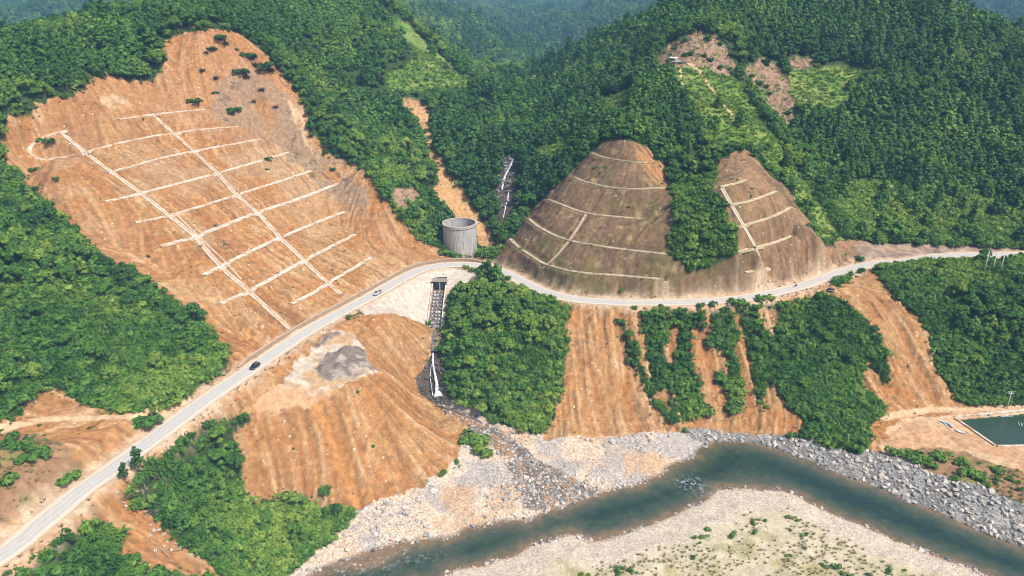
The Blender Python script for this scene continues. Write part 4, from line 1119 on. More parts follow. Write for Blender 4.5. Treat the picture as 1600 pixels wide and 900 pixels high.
def quads_mesh(name, Q, tone, mat):
    """Q: (n, 4, 3) corner points; tone: one value per quad."""
    n = len(Q)
    me = bpy.data.meshes.new(name)
    me.vertices.add(n * 4); me.vertices.foreach_set("co", Q.astype(np.float32).ravel())
    me.loops.add(n * 4); me.loops.foreach_set("vertex_index", np.arange(n * 4, dtype=np.int32))
    me.polygons.add(n); me.polygons.foreach_set("loop_start", (np.arange(n) * 4).astype(np.int32))
    me.update()
    a = me.attributes.new("leaf", 'FLOAT', 'POINT'); a.data.foreach_set("value", np.repeat(tone, 4).astype(np.float32))
    me.materials.append(mat)
    return me
def unit(v):
    return v / (np.linalg.norm(v, axis=-1, keepdims=True) + 1e-9)
def leaf_cloud(rng, cs, rs, n_each, size, elong=1.7, up=.5, spread=.55, flat=.85):
    Q, T = [], []
    for c, r in zip(cs, rs):
        d = rng.normal(size=(int(n_each * (r / np.mean(rs)) ** 2) + 4, 3)); d = unit(d)
        d = d[d[:, 2] > -.55]
        p = np.array(c) + d * r * (.62 + .45 * rng.random((len(d), 1))) * np.array([1, 1, flat])
        nrm = unit(d + spread * rng.normal(size=d.shape) + np.array([0, 0, up]))
        t = unit(np.cross(nrm, rng.normal(size=d.shape))); b = np.cross(nrm, t)
        s = size * (.65 + .7 * rng.random((len(d), 1)))
        tip = np.array([0, 0, -.18]) * s
        Q.append(np.stack([p - t * s * .5 * elong, p + b * s * .5, p + t * s * .5 * elong + tip, p - b * s * .5], 1))
        ct = rng.random() * .5
        T.append(np.clip(ct + .5 * rng.random(len(d)), 0, 1))
    return np.concatenate(Q), np.concatenate(T)
def fronds(rng, n, length, width, height, segs=3, droop=1.0, radius=.4):
    Q, T = [], []
    for k in range(n):
        az = rng.random() * 2 * math.pi; L = length * (.6 + .6 * rng.random()); e = math.radians(35 + 50 * rng.random())
        p = np.array([math.cos(az), math.sin(az), 0]) * radius * rng.random() + np.array([0, 0, height * rng.random() * .6])
        hd = np.array([math.cos(az), math.sin(az), 0]); side = np.array([-math.sin(az), math.cos(az), 0]); tn = rng.random()
        for s in range(segs):
            q = p + (hd * math.cos(e) + np.array([0, 0, math.sin(e)])) * L / segs
            w0 = width * (1 - .75 * abs(s / segs - .35)); w1 = width * max(.04, (1 - .75 * abs((s + 1) / segs - .35)) * (s + 1 < segs))
            Q.append([p - side * w0 / 2, p + side * w0 / 2, q + side * w1 / 2, q - side * w1 / 2]); T.append(tn)
            p = q; e -= droop * (.5 + .4 * rng.random())
    return np.array(Q), np.array(T)

def trunk_mesh(rng, h, r, limbs):
    m = MB()
    p = np.zeros(3); rad = r
    segs = [p]
    for k in range(4):
        p = p + np.array([rng.normal() * .15, rng.normal() * .15, h / 4]); segs.append(p)
    ns = 6
    m.loft([[(q[0] + r * (1 - .2 * i) * math.cos(2 * math.pi * k / ns), q[1] + r * (1 - .2 * i) * math.sin(2 * math.pi * k / ns), q[2] - (.6 if i == 0 else 0)) for k in range(ns)] for i, q in enumerate(segs)])
    for (c, rr) in limbs:
        z = max(h * .35, min(h * .9, c[2] * .6)); i = min(3, int(z / h * 4)); a = segs[i] + (segs[i + 1] - segs[i]) * (z / h * 4 - i)
        m.tube(a, c, r * .35, r * .12, 4, False)
    return m.mesh("trunk", M_BARK)

def proto_tree(seed, kind):
    rng = np.random.default_rng(seed)
    if kind == "plantation":           # upright rounded cone
        h = 8.0; cs, rs = [(0, 0, h - .7)], [.95]
        for z, rad, n, r in ((h - 2.2, 1.0, 4, 1.05), (h - 3.8, 1.7, 5, 1.2), (h - 5.3, 2.0, 6, 1.15)):
            o = rng.random() * 6
            for k in range(n):
                t = o + 2 * math.pi * k / n + rng.normal() * .25; q = rad * (.8 + .4 * rng.random())
                cs.append((q * math.cos(t), q * math.sin(t), z + rng.normal() * .4)); rs.append(r * (.8 + .4 * rng.random()))
        Q, T = leaf_cloud(rng, cs, rs, 34, .80, up=.22, spread=.20)
        return quads_mesh("crown", Q, T, M_LEAF), trunk_mesh(rng, h * .8, .16, list(zip(cs, rs))[5::3])
    if kind == "slender":
        h = 11.0; cs, rs = [(0, 0, h - .5)], [.7]
        for z in np.arange(h - 1.6, 3.5, -1.05):
            rad = .45 + .16 * (h - z)
            for k in range(3):
                t = rng.random() * 6.28
                cs.append((rad * math.cos(t), rad * math.sin(t), z + rng.normal() * .3)); rs.append(.75 + .35 * rng.random())
        Q, T = leaf_cloud(rng, cs, rs, 26, .62, up=.25, spread=.3)
        return quads_mesh("crown", Q, T, M_LEAF), trunk_mesh(rng, h * .9, .17, list(zip(cs, rs))[3::5])
    if kind == "broadleaf":            # wide crown of separate clumps
        h = 9.0; cs, rs = [], []
        for k in range(15):
            t = rng.random() * 6.28; e = rng.random(); q = 3.0 * math.sqrt(rng.random())
            z = h - 1.2 - 3.8 * (q / 3.0) ** 1.6 * (.5 + .6 * e)
            cs.append((q * math.cos(t), q * math.sin(t), z)); rs.append(.9 + .8 * rng.random())
        Q, T = leaf_cloud(rng, cs, rs, 80, .56, up=.35, spread=.36)
        return quads_mesh("crown", Q, T, M_LEAF), trunk_mesh(rng, h * .72, .22, list(zip(cs, rs))[::2])
    if kind == "palm":                 # feathery bamboo or banana clump
        Q, T = fronds(rng, 70, 3.4, .42, 2.8, 4, .75, 1.1)
        return quads_mesh("crown", Q, T, M_SHRUB), trunk_mesh(rng, 1.6, .2, [])
def proto_shrub(seed, kind):
    rng = np.random.default_rng(seed)
    if kind == "thicket":
        cs = [(rng.normal() * .75, rng.normal() * .75, .7 + .8 * rng.random()) for _ in range(6)]; rs = [.6 + .45 * rng.random() for _ in cs]
        Q, T = leaf_cloud(rng, cs, rs, 44, .44, elong=2.1, up=.4, spread=.4)
        Q2, T2 = fronds(rng, 22, 1.9, .30, 1.2, 3, .8, .6)
        return quads_mesh("leaves", np.concatenate([Q, Q2]), np.concatenate([T, .3 + .7 * T2]), M_SHRUB)
    if kind == "fern":
        Q, T = fronds(rng, 70, 1.9, .34, 1.6, 3, .95, 1.0)
        Q2, T2 = leaf_cloud(rng, [(0, 0, .8), (.6, .2, .6), (-.5, -.4, .7)], [.8, .6, .6], 45, .36, 2.2)
        return quads_mesh("leaves", np.concatenate([Q, Q2]), np.concatenate([T, T2]), M_SHRUB)
    if kind == "bush":
        cs = [(rng.normal() * .5, rng.normal() * .5, .5 + .6 * rng.random()) for _ in range(5)]; rs = [.45 + .3 * rng.random() for _ in cs]
        Q, T = leaf_cloud(rng, cs, rs, 60, .24, up=.5)
        return quads_mesh("leaves", Q, T, M_SHRUB)
    if kind == "tuft":
        Q, T = fronds(rng, 26, .95, .10, .1, 2, .7, .25)
        return quads_mesh("blades", Q, T, M_DRYLEAF)
    if kind == "greentuft":
        Q, T = fronds(rng, 24, 1.5, .22, .3, 2, .8, .8)
        return quads_mesh("blades", Q, T, M_SHRUB)

def stem_mesh(rng):
    m = MB()
    for k in range(4):
        t = rng.random() * 6.28; m.tube((0, 0, -.4), (.5 * math.cos(t), .5 * math.sin(t), .9), .05, .03, 4, False)
    return m.mesh("stem", M_BARK)
STEMS = [stem_mesh(np.random.default_rng(90 + k)) for k in range(2)]
TREES = [("plantation_tree", proto_tree(s, "plantation")) for s in (1, 2, 3, 4)] + [("slender_tree", proto_tree(s, "slender")) for s in (5, 6)] + [("broadleaf_tree", proto_tree(s, "broadleaf")) for s in (7, 8, 9, 10)] + [("bamboo_clump", proto_tree(s, "palm")) for s in (11, 12)]
SHRUBS = [("thicket_shrub", proto_shrub(s, "thicket")) for s in (21, 22, 23)] + [("fern_shrub", proto_shrub(s, "fern")) for s in (24, 25)] + [("round_bush", proto_shrub(s, "bush")) for s in (26, 27)]
TUFTS = [("grass_tuft", proto_shrub(s, "tuft")) for s in (31, 32)] + [("green_tuft", proto_shrub(s, "greentuft")) for s in (33, 34)]

def proto_collection(name, meshes):
    """prototypes in a collection of their own, outside the scene: only the scatter's instances render."""
    c = bpy.data.collections.new(name)
    for i, ms in enumerate(meshes):
        # trunk and crown of one tree joined in one mesh
        if len(ms) == 1:
            me = ms[0]
        else:
            import bmesh
            bm = bmesh.new()
            mats = []
            for k, q in enumerate(ms):
                n0 = len(bm.faces); bm.from_mesh(q); bm.faces.ensure_lookup_table()
                for f in bm.faces[n0:]:
                    f.material_index = k
                mats.append(q.materials[0])
            me = bpy.data.meshes.new(f"{name}_{i:02d}"); bm.to_mesh(me); bm.free()
            for mm in mats:
                me.materials.append(mm)
        o = bpy.data.objects.new(f"{name}_{i:02d}", me); c.objects.link(o)
    return c

def scatter(name, P, rz, sc, idx, tint, coll, label, tilt=None):
    me = bpy.data.meshes.new(name)
    n = len(P)
    me.vertices.add(n); me.vertices.foreach_set("co", np.asarray(P, np.float32).ravel())
    rot = np.zeros((n, 3)); rot[:, 2] = rz
    if tilt is not None:
        rot[:, :2] = tilt
    for nm, ty, arr, key in (("rot", 'FLOAT_VECTOR', rot, "vector"), ("size", 'FLOAT_VECTOR', sc, "vector"), ("pick", 'INT', idx, "value"), ("tint", 'FLOAT', tint, "value")):
        a = me.attributes.new(nm, ty, 'POINT'); a.data.foreach_set(key, np.asarray(arr, np.int32 if ty == 'INT' else np.float32).ravel())
    me.update()
    o = bpy.data.objects.new(name, me); COL.objects.link(o)
    ng = bpy.data.node_groups.new(name + "_scatter", "GeometryNodeTree")
    ng.interface.new_socket("Geometry", in_out='INPUT', socket_type='NodeSocketGeometry')
    ng.interface.new_socket("Geometry", in_out='OUTPUT', socket_type='NodeSocketGeometry')
    N = ng.nodes; gi, go = N.new("NodeGroupInput"), N.new("NodeGroupOutput")
    ci = N.new("GeometryNodeCollectionInfo"); ci.inputs["Collection"].default_value = coll; ci.inputs["Separate Children"].default_value = True; ci.inputs["Reset Children"].default_value = True
    iop = N.new("GeometryNodeInstanceOnPoints"); iop.inputs["Pick Instance"].default_value = True
    def at(nm, ty):
        q = N.new("GeometryNodeInputNamedAttribute"); q.data_type = ty; q.inputs["Name"].default_value = nm
        return next(s for s in q.outputs if s.enabled and s.name == "Attribute")
    e2r = N.new("FunctionNodeEulerToRotation")
    ng.links.new(gi.outputs[0], iop.inputs["Points"]); ng.links.new(ci.outputs[0], iop.inputs["Instance"])
    ng.links.new(at("pick", 'INT'), iop.inputs["Instance Index"])
    ng.links.new(at("rot", 'FLOAT_VECTOR'), e2r.inputs[0]); ng.links.new(e2r.outputs[0], iop.inputs["Rotation"])
    ng.links.new(at("size", 'FLOAT_VECTOR'), iop.inputs["Scale"])
    ng.links.new(iop.outputs[0], go.inputs[0])
    md = o.modifiers.new("scatter", 'NODES'); md.node_group = ng
    tag(o, label, kind="stuff")
    return o

def zone_at(x, y):
    i = np.clip(np.searchsorted(GX, x), 1, len(GX) - 1); j = np.clip(np.searchsorted(GY, y), 1, len(GY) - 1)
    i = np.where(np.abs(GX[i] - x) < np.abs(GX[i - 1] - x), i, i - 1); j = np.where(np.abs(GY[j] - y) < np.abs(GY[j - 1] - y), j, j - 1)
    return ZONE[j, i], i, j
def visible(x, y, z, slack=3.0):
    ok = np.ones(len(x), bool)
    for t in np.linspace(.35, .985, 70):
        ok &= bil(GX, GY, H, x * t, y * t) < CAM_Z + (z - CAM_Z) * t + slack
    return ok
def jitter_points(x0, x1, y0, y1, s, seed):
    r = np.random.default_rng(seed)
    gx, gy = np.meshgrid(np.arange(x0, x1, s), np.arange(y0, y1, s))
    gx = gx + (np.arange(gx.shape[0]) % 2)[:, None] * s / 2
    x = (gx + r.uniform(-.42, .42, gx.shape) * s).ravel(); y = (gy + r.uniform(-.42, .42, gy.shape) * s).ravel()
    z = ground_z(x, y)
    px, py, d = project(x, y, z)
    m = (px > -160) & (px < 1760) & (py > -120) & (py < 1060) & (d > 60)
    x, y, z = x[m], y[m], z[m]
    v = visible(x, y, z + 7)
    return x[v], y[v], z[v], r

# where trees stand and where low thicket grows on the near slopes (outlined on the photograph, laid on the ground)
TREE_AREAS = [px_poly(p) for p in ([(-40, 262), (20, 275), (62, 300), (110, 352), (165, 412), (215, 430), (260, 470), (300, 500), (330, 540), (250, 520), (180, 470), (100, 450), (50, 470), (-40, 480)],
    [(-40, 560), (40, 570), (70, 600), (30, 640), (-40, 660)],
    [(712, 470), (745, 450), (800, 462), (870, 478), (880, 505), (840, 540), (780, 530), (720, 530), (700, 510)],
    [(1490, 455), (1600, 450), (1700, 470), (1700, 560), (1600, 560), (1520, 540), (1480, 500)],
    [(255, 700), (330, 680), (370, 700), (370, 740), (300, 760), (255, 740)])]
THICKET = [px_poly(p) for p in ([(-40, 430), (60, 440), (200, 440), (300, 480), (357, 560), (300, 650), (100, 650), (-40, 700)],
    [(690, 430), (890, 470), (880, 600), (850, 690), (780, 660), (690, 640)],
    [(960, 470), (1390, 430), (1400, 700), (1040, 690)],
    [(1340, 425), (1440, 400), (1700, 405), (1700, 640), (1500, 645), (1450, 540)],
    [(140, 700), (400, 630), (390, 790), (560, 790), (560, 860), (430, 930), (100, 960), (20, 930)],
    [(1040, 320), (1060, 280), (1120, 280), (1160, 400), (1050, 430)],
    [(715, 650), (780, 655), (775, 720), (710, 740)], [(1350, 640), (1390, 640), (1370, 710), (1240, 690)])]
LUSH = [px_poly(p) for p in ([(1370, 425), (1440, 402), (1700, 405), (1700, 440), (1500, 450), (1420, 470)], [(700, 560), (880, 500), (880, 600), (850, 680), (770, 650)], [(1060, 330), (1140, 330), (1155, 400), (1060, 420)], [(120, 470), (320, 470), (350, 560), (290, 650), (110, 610)], [(240, 760), (420, 760), (560, 790), (430, 900), (330, 860)])]
def in_any(polys, x, y):
    r = np.zeros(x.shape, bool)
    for p in polys:
        r |= inside(p, x, y)
    return r

cand_tree, cand_shrub = [], []
def put_trees(x0, x1, y0, y1, s, seed, near):
    x, y, z, r = jitter_points(x0, x1, y0, y1, s, seed)
    zn, i, j = zone_at(x, y)
    ta, th = in_any(TREE_AREAS, x, y), in_any(THICKET, x, y)
    rd = RD[j, i]; sh_ = SHORE[j, i]
    prob = np.where(zn == FOREST, 1.0, np.where(zn == SHRUB, .14, np.where(zn == GRASS, .02, np.where(zn == CLEAR, .03, 0))))
    prob = np.where(th & ~ta & (zn == FOREST), .13, prob)
    prob = np.where((rd < 6.5) | (sh_ < 8), 0, prob)
    gap = fbm(x * .03, y * .03, 140, 3)
    prob = prob * np.where((zn == FOREST) & ~th, np.clip(1.35 - sstep(.56, .70, gap) * .75, 0, 1), 1)
    for hh in (1.0, 3.5, 6.5):
        px, py, _ = project(x, y, z + hh)
        for poly in OPEN_PX:
            prob = np.where(inside(poly, px, py), 0, prob)
        for zc, poly in CLEAR_PX:
            if zc in (GRASS, CLEAR) or (zc == SOIL and y0 < 480) or zc in (BROWN, PALE):
                prob = np.where(inside(poly, px, py), prob * .02 if zc != GRASS else np.minimum(prob, .02), prob)
    m = r.random(len(x)) < prob
    x, y, z, th, ta, zn = x[m], y[m], z[m], th[m], ta[m], zn[m]
    patch = fbm(x * .018, y * .018, 77, 3); u = r.random(len(x))
    wild = (th | ta | (patch > .57) | (y < 330))
    idx = np.where(u < .9, r.integers(0, 4, len(x)), r.integers(4, 6, len(x)))
    idx = np.where(wild, np.where(u < .80, r.integers(6, 10, len(x)), np.where(u < .93, r.integers(0, 4, len(x)), r.integers(4, 6, len(x)))), idx)
    idx = np.where(th & (u > .96), r.integers(10, 12, len(x)), idx)
    sc = (.80 + .40 * r.random(len(x))) * np.where(wild, np.where(th & ~ta, .62, .84), 1.08) * np.where(y > 2900, 2.6, np.where(y > 900, 1.9, np.where(y > 620, 1.2, 1.0)))
    sc *= (.80 + .50 * fbm(x * .05, y * .05, 99, 2)) * np.where(r.random(len(x)) > .94, 1.35, 1.0)
    tint = np.clip(.0 + .85 * fbm(x * .03, y * .03, 55, 4) + r.normal(0, 1, len(x)) * np.where(wild, .15, .07) + np.where(wild, .08, -.08), .02, .98)
    cand_tree.append(np.column_stack([x, y, z, sc, idx, tint, r.random(len(x)) * 6.28, .85 + .3 * r.random(len(x)), th, ta]))
put_trees(-330, 330, 130, 470, 4.6, 1, True)
put_trees(-420, 520, 470, 660, 5.4, 2, False)
put_trees(-620, 760, 660, 920, 6.4, 3, False)
put_trees(-1000, 1150, 920, 1500, 10.5, 4, False)
put_trees(-1900, 1800, 1500, 2900, 16, 5, False)
put_trees(-3500, 400, 3000, 5200, 21, 6, False)
T = np.concatenate(cand_tree)
def put_shrubs(x0, x1, y0, y1, s, seed):
    x, y, z, r = jitter_points(x0, x1, y0, y1, s, seed)
    zn, i, j = zone_at(x, y)
    th = in_any(THICKET, x, y)
    rd = RD[j, i]; sh_ = SHORE[j, i]
    prob = np.where(zn == FOREST, np.where(th, 1.0, .25), np.where(zn == SHRUB, .95, np.where(zn == GRASS, .07, np.where(zn == CLEAR, .05, 0))))
    prob = np.where((zn == BAR) & (sh_ > 13), .10 * sstep(.30, .55, fbm(x * .07, y * .07, 66, 3)), prob)
    prob = np.where(zn == DRY, .30 * (fbm(x * .08, y * .08, 12, 3) > .47), prob)
    prob = np.where((zn == BROWN) & (fbm(x * .09, y * .09, 19, 3) > .66), .07, prob)
    prob = np.where((zn == SOIL), np.where(fbm(x * .05, y * .05, 41, 3) > .66, .012, 0), prob)
    prob = np.where((rd < 5.0) | (sh_ < 6), 0, prob)
    px, py, _ = project(x, y, z + .8)
    for poly in OPEN_PX:
        prob = np.where(inside(poly, px, py), 0, prob)
    fr = FORESTED[j, i]
    prob = np.where((zn == SOIL) & (fr > .04) & (rd > 6), np.maximum(prob, np.where(z > -30, .42, .2) * fr ** .6), prob)
    lush = in_any(LUSH, x, y)
    m = r.random(len(x)) < prob
    lush = lush[m]
    x, y, z, zn, th = x[m], y[m], z[m], zn[m], th[m]
    u = r.random(len(x)); patch = fbm(x * .05, y * .05, 61, 3)
    idx = np.where(u + (patch - .5) * 1.5 < .62, r.integers(0, 3, len(x)), r.integers(3, 5, len(x)))
    idx = np.where(np.isin(zn, [DRY, BROWN, SOIL, BAR]), r.integers(5, 7, len(x)), idx)
    sc = (.65 + .75 * r.random(len(x)) ** 1.3) * np.where(np.isin(zn, [GRASS, DRY, BROWN, SOIL, BAR]), np.where(zn == BAR, .75, .6), 1.0) * (.75 + .6 * patch) * np.where(y > 380, 1.25, 1.0)
    tint = np.clip(-.02 + 1.0 * fbm(x * .05, y * .05, 57, 4) + r.normal(0, .15, len(x)) + np.where(zn == GRASS, .25, 0) + np.where(zn == SHRUB, .22, 0), .02, 1)
    tint = np.clip(tint + lush * .14, 0, 1)
    tint = np.where(zn == SOIL, .25, np.where(zn == BAR, .30 + .4 * r.random(len(x)), tint))
    cand_shrub.append(np.column_stack([x, y, z, sc, idx, tint, r.random(len(x)) * 6.28, .8 + .4 * r.random(len(x)), th, zn]))
put_shrubs(-330, 330, 130, 470, 1.75, 11)
put_shrubs(-420, 520, 470, 660, 3.2, 12)
S = np.concatenate(cand_shrub)

# ------------------------------------------------------------------ the 300 largest in view of each kind stand alone, the rest is one mass
def size_words(v, q):
    return "low" if v < q[0] else ("tall" if v > q[1] else "middling")
def tone_words(t):
    return "dark green" if t < .40 else ("yellow green" if t > .58 else "mid green")
PLACES = [("on the wooded spur below the landslide", [(-60, 240), (357, 520), (357, 600), (240, 660), (-60, 700)]),
          ("on the round wooded knoll beside the waterfall", [(680, 420), (892, 460), (882, 600), (850, 690), (690, 640)]),
          ("on the bank between road and debris mound", [(140, 690), (400, 620), (400, 790), (560, 780), (570, 870), (400, 930), (140, 930)]),
          ("below the road in the bottom corner", [(-60, 800), (140, 790), (300, 870), (320, 960), (-60, 960)]),
          ("on the gullied slope under the far road", [(940, 460), (1400, 440), (1400, 720), (1030, 720)]),
          ("on the green hill behind the pond", [(1330, 420), (1440, 390), (1700, 390), (1700, 640), (1480, 645)]),
          ("in the thicket on the brown spur", [(1030, 270), (1160, 270), (1170, 440), (1030, 440)])]
def place_of(px, py):
    for nm, poly in PLACES:
        if inside(np.array(poly, float), np.array([px]), np.array([py]))[0]:
            return nm
    return "on the slope above the landslide" if px < 640 and py < 320 else ("in the steep cascade gully" if px < 860 else ("on the forested hill above the terraces" if px < 1300 else "on the mountainside beyond the road"))
LANDMARKS = [("the landslide crown", 340, 30), ("the looping drain", 30, 215), ("the blue mountain", 90, 40), ("the orange gully", 690, 230), ("the light grass strip", 660, 90), ("the upper cascade", 795, 290), ("the hilltop clearing", 1080, 75),
    ("the yellow green clearing", 1290, 130), ("the slash scar", 1205, 150), ("the end of the far road", 1400, 395), ("the concrete poles", 1550, 415), ("the fish pond", 1560, 665), ("the utility pole", 1573, 615), ("the parked black car", 1297, 460), ("the driving black car", 390, 575),
    ("the tall roadside tree", 219, 720), ("the waterfall", 690, 600), ("the culvert", 690, 470), ("the smooth earth chute", 890, 580), ("the red scar", 260, 840), ("the dirt track", 130, 645), ("the dark round tree", 525, 795), ("the far road bend", 790, 430), ("the debris mound", 390, 700),
    ("the river edge", 440, 880), ("the terrace top", 965, 205), ("the paler cut face", 1170, 225), ("the gully mouths", 1180, 650), ("the riprap bank", 1320, 690), ("the gravel bank", 830, 660), ("the wide earth scar", 1400, 520), ("the valley head", 880, 100), ("the far ridge", 1540, 60), ("the grey cliff", 1480, 370), ("the lower drains", 330, 500), ("the middle drains", 160, 380), ("the upper forest edge", 480, 130), ("the tank", 660, 370)]
def near_what(px, py):
    d_, n_ = min((math.hypot(px - a, (py - b) * 1.3), nm) for nm, a, b in LANDMARKS)
    return "near " + n_ if d_ < 170 else ""
def band(py):
    return "high up" if py < 330 else ("half way up" if py < 520 else ("low down" if py < 700 else "at the foot"))
def pick_largest(A, height, n):
    px, py, d = project(A[:, 0], A[:, 1], A[:, 2] + height * A[:, 3] * .5)
    inb = (px > 4) & (px < 1596) & (py > 4) & (py < 896) & visible(A[:, 0], A[:, 1], A[:, 2] + height * A[:, 3] * .6, .0)
    score = np.where(inb, height * A[:, 3] / d, 0)
    order = np.argsort(-score)[:n]
    rest = np.setdiff1d(np.arange(len(A)), order)
    return order, rest, px, py
def surroundings(x, y):
    zn = ZONE[np.clip(np.searchsorted(GY, y + np.array([-9, 0, 9, 0, -6, 6, 6, -6])), 0, len(GY) - 1), np.clip(np.searchsorted(GX, x + np.array([0, 9, 0, -9, -6, 6, -6, 6])), 0, len(GX) - 1)]
    i, j = np.searchsorted(GX, x), np.searchsorted(GY, y)
    if RD[j, i] < 12:
        return "next to the road"
    if np.any(np.isin(zn, [SOIL, BROWN, PALE])):
        return "at the edge of bare earth"
    if np.any(np.isin(zn, [GRAVEL, SCREE])):
        return "beside the river stones"
    return ""
t_h = np.array([8.0] * 4 + [11.0] * 2 + [9.0] * 4 + [4.5] * 2)
sel, rest, tpx, tpy = pick_largest(T, t_h[T[:, 4].astype(int)], 298)
sizes = T[sel, 3] * t_h[T[sel, 4].astype(int)]; qs = np.quantile(sizes, [.33, .67])
WORD = {"plantation_tree": "cone crowned tree", "slender_tree": "slender tree", "broadleaf_tree": "broad crowned tree", "bamboo_clump": "feathery bamboo clump"}
roots = {}
for k in sel:
    x, y, z, sc, idx, tint, rz, ax = T[k, :8]
    idx = int(idx); nm, (cm, tm) = TREES[idx]
    if idx not in roots:
        r = empty(nm, (0, 0, 0))
        for q, pn in ((tm, "trunk"), (cm, "crown")):
            o = bpy.data.objects.new(pn, q); COL.objects.link(o); o.parent = r
        roots[idx] = r
    else:
        r = copy_tree(roots[idx])
    r.location = (x, y, z); r.rotation_euler = (0, 0, rz); r.scale = (sc * ax, sc * ax, sc)
    for ch in r.children:
        ch["tint"] = float(tint)
    pl = place_of(tpx[k], tpy[k]); su = surroundings(x, y)
    lab = " ".join(w for w in (size_words(sc * t_h[idx], qs), tone_words(tint), WORD[nm], pl, near_what(tpx[k], tpy[k])) if w)
    if su and len((lab + " " + su).split()) <= 16:
        lab += " " + su
    if len(lab.split()) > 16:
        lab = " ".join(w for w in (tone_words(tint), WORD[nm], pl) if w)
    if len(lab.split()) > 16:
        lab = " ".join(lab.split()[:16])
    tag(r, lab, "tree", "trees: " + lab)
tc = proto_collection("tree_kind", [(b, a) for _, (a, b) in TREES])
R = T[rest]
scatter("forest", R[:, :3], R[:, 6], np.column_stack([R[:, 3] * R[:, 7], R[:, 3] * R[:, 7], R[:, 3]]), R[:, 4], R[:, 5], tc, "dense green forest covering the mountainsides round the valley")

sel, rest, spx, spy = pick_largest(S, 2.2, 240)
sq = np.quantile(S[sel, 3], [.33, .67]); sroots = {}
SWORD = {"thicket_shrub": "leafy shrub", "fern_shrub": "ferny drooping shrub", "round_bush": "small round bush"}
for k in sel:
    x, y, z, sc, idx, tint, rz, ax = S[k, :8]
    idx = int(idx); nm, lm = SHRUBS[idx]
    if idx not in sroots:
        r = empty(nm, (0, 0, 0))
        for q, pn in ((lm, "leaves"), (STEMS[idx % 2], "stem")):
            o = bpy.data.objects.new(pn, q); COL.objects.link(o); o.parent = r
        sroots[idx] = r
    else:
        r = copy_tree(sroots[idx])
    r.location = (x, y, z - .1); r.rotation_euler = (0, 0, rz); r.scale = (sc * ax, sc * ax, sc)
    for ch in r.children:
        ch["tint"] = float(tint)
    lab = " ".join(w for w in (size_words(sc, sq), tone_words(tint), SWORD[nm], place_of(spx[k], spy[k])) if w)
    for su in (near_what(spx[k], spy[k]), surroundings(x, y)):
        if su and len((lab + " " + su).split()) <= 16:
            lab += " " + su
    tag(r, lab, "shrub", "shrubs: " + lab)
sc_ = proto_collection("shrub_kind", [(m_,) for _, m_ in SHRUBS])
R = S[rest]
scatter("undergrowth", R[:, :3] - np.array([0, 0, .1]), R[:, 6], np.column_stack([R[:, 3] * R[:, 7], R[:, 3] * R[:, 7], R[:, 3]]), R[:, 4], R[:, 5], sc_, "dense green thicket and undergrowth on the slopes")

# grass: dry tufts on the gravel bar and verges, green tufts in the clearings
x, y, z, r = jitter_points(-330, 520, 130, 640, 1.25, 31)
zn, i, j = zone_at(x, y)
inl = SHORE[j, i]
gp = fbm(x * .06, y * .06, 66, 3)
prob = np.where(zn == BAR, .50 * sstep(10, 16, inl) * sstep(.28, .5, gp), np.where(zn == DRY, .5 * sstep(.35, .6, gp), np.where(zn == GRASS, .30, np.where(zn == CLEAR, .10, 0))))
prob = np.where((zn == SOIL) & (gp > .63), .03, prob)
prob = np.where((zn == SOIL) & (FORESTED[j, i] > .02), .45, prob)
prob = np.where((zn == BROWN) & (np.minimum(DRD[j, i], 9) < 2.6) & (x < 105), .40 * (gp > .40), prob)
prob = np.where((RD[j, i] > 4.6) & (RD[j, i] < 7) & np.isin(zn, [BROWN, SOIL, DRY]) & (gp > .5), .30, prob)
prob = np.where(RD[j, i] < 4.6, 0, prob)
m = r.random(len(x)) < prob
x, y, z, zn = x[m], y[m], z[m], zn[m]
dryt = np.isin(zn, [BAR, DRY, BROWN, SOIL])
gi = np.where(dryt, r.integers(0, 2, len(x)), r.integers(2, 4, len(x)))
gs = (.6 + .7 * r.random(len(x))) * np.where(zn == GRASS, 1.1, .8)
gt = np.clip(np.where(dryt, .45, .85) + r.normal(0, .16, len(x)), 0, 1)
gcoll = proto_collection("grass_kind", [(m_,) for _, m_ in TUFTS])
scatter("grass", np.column_stack([x, y, z]), r.random(len(x)) * 6.28, np.repeat(gs[:, None], 3, 1), gi, gt, gcoll, "tufts of grass on the gravel bar, terraces and clearings")
print("TREES", len(T), "SHRUBS", len(S), "GRASS", len(x))
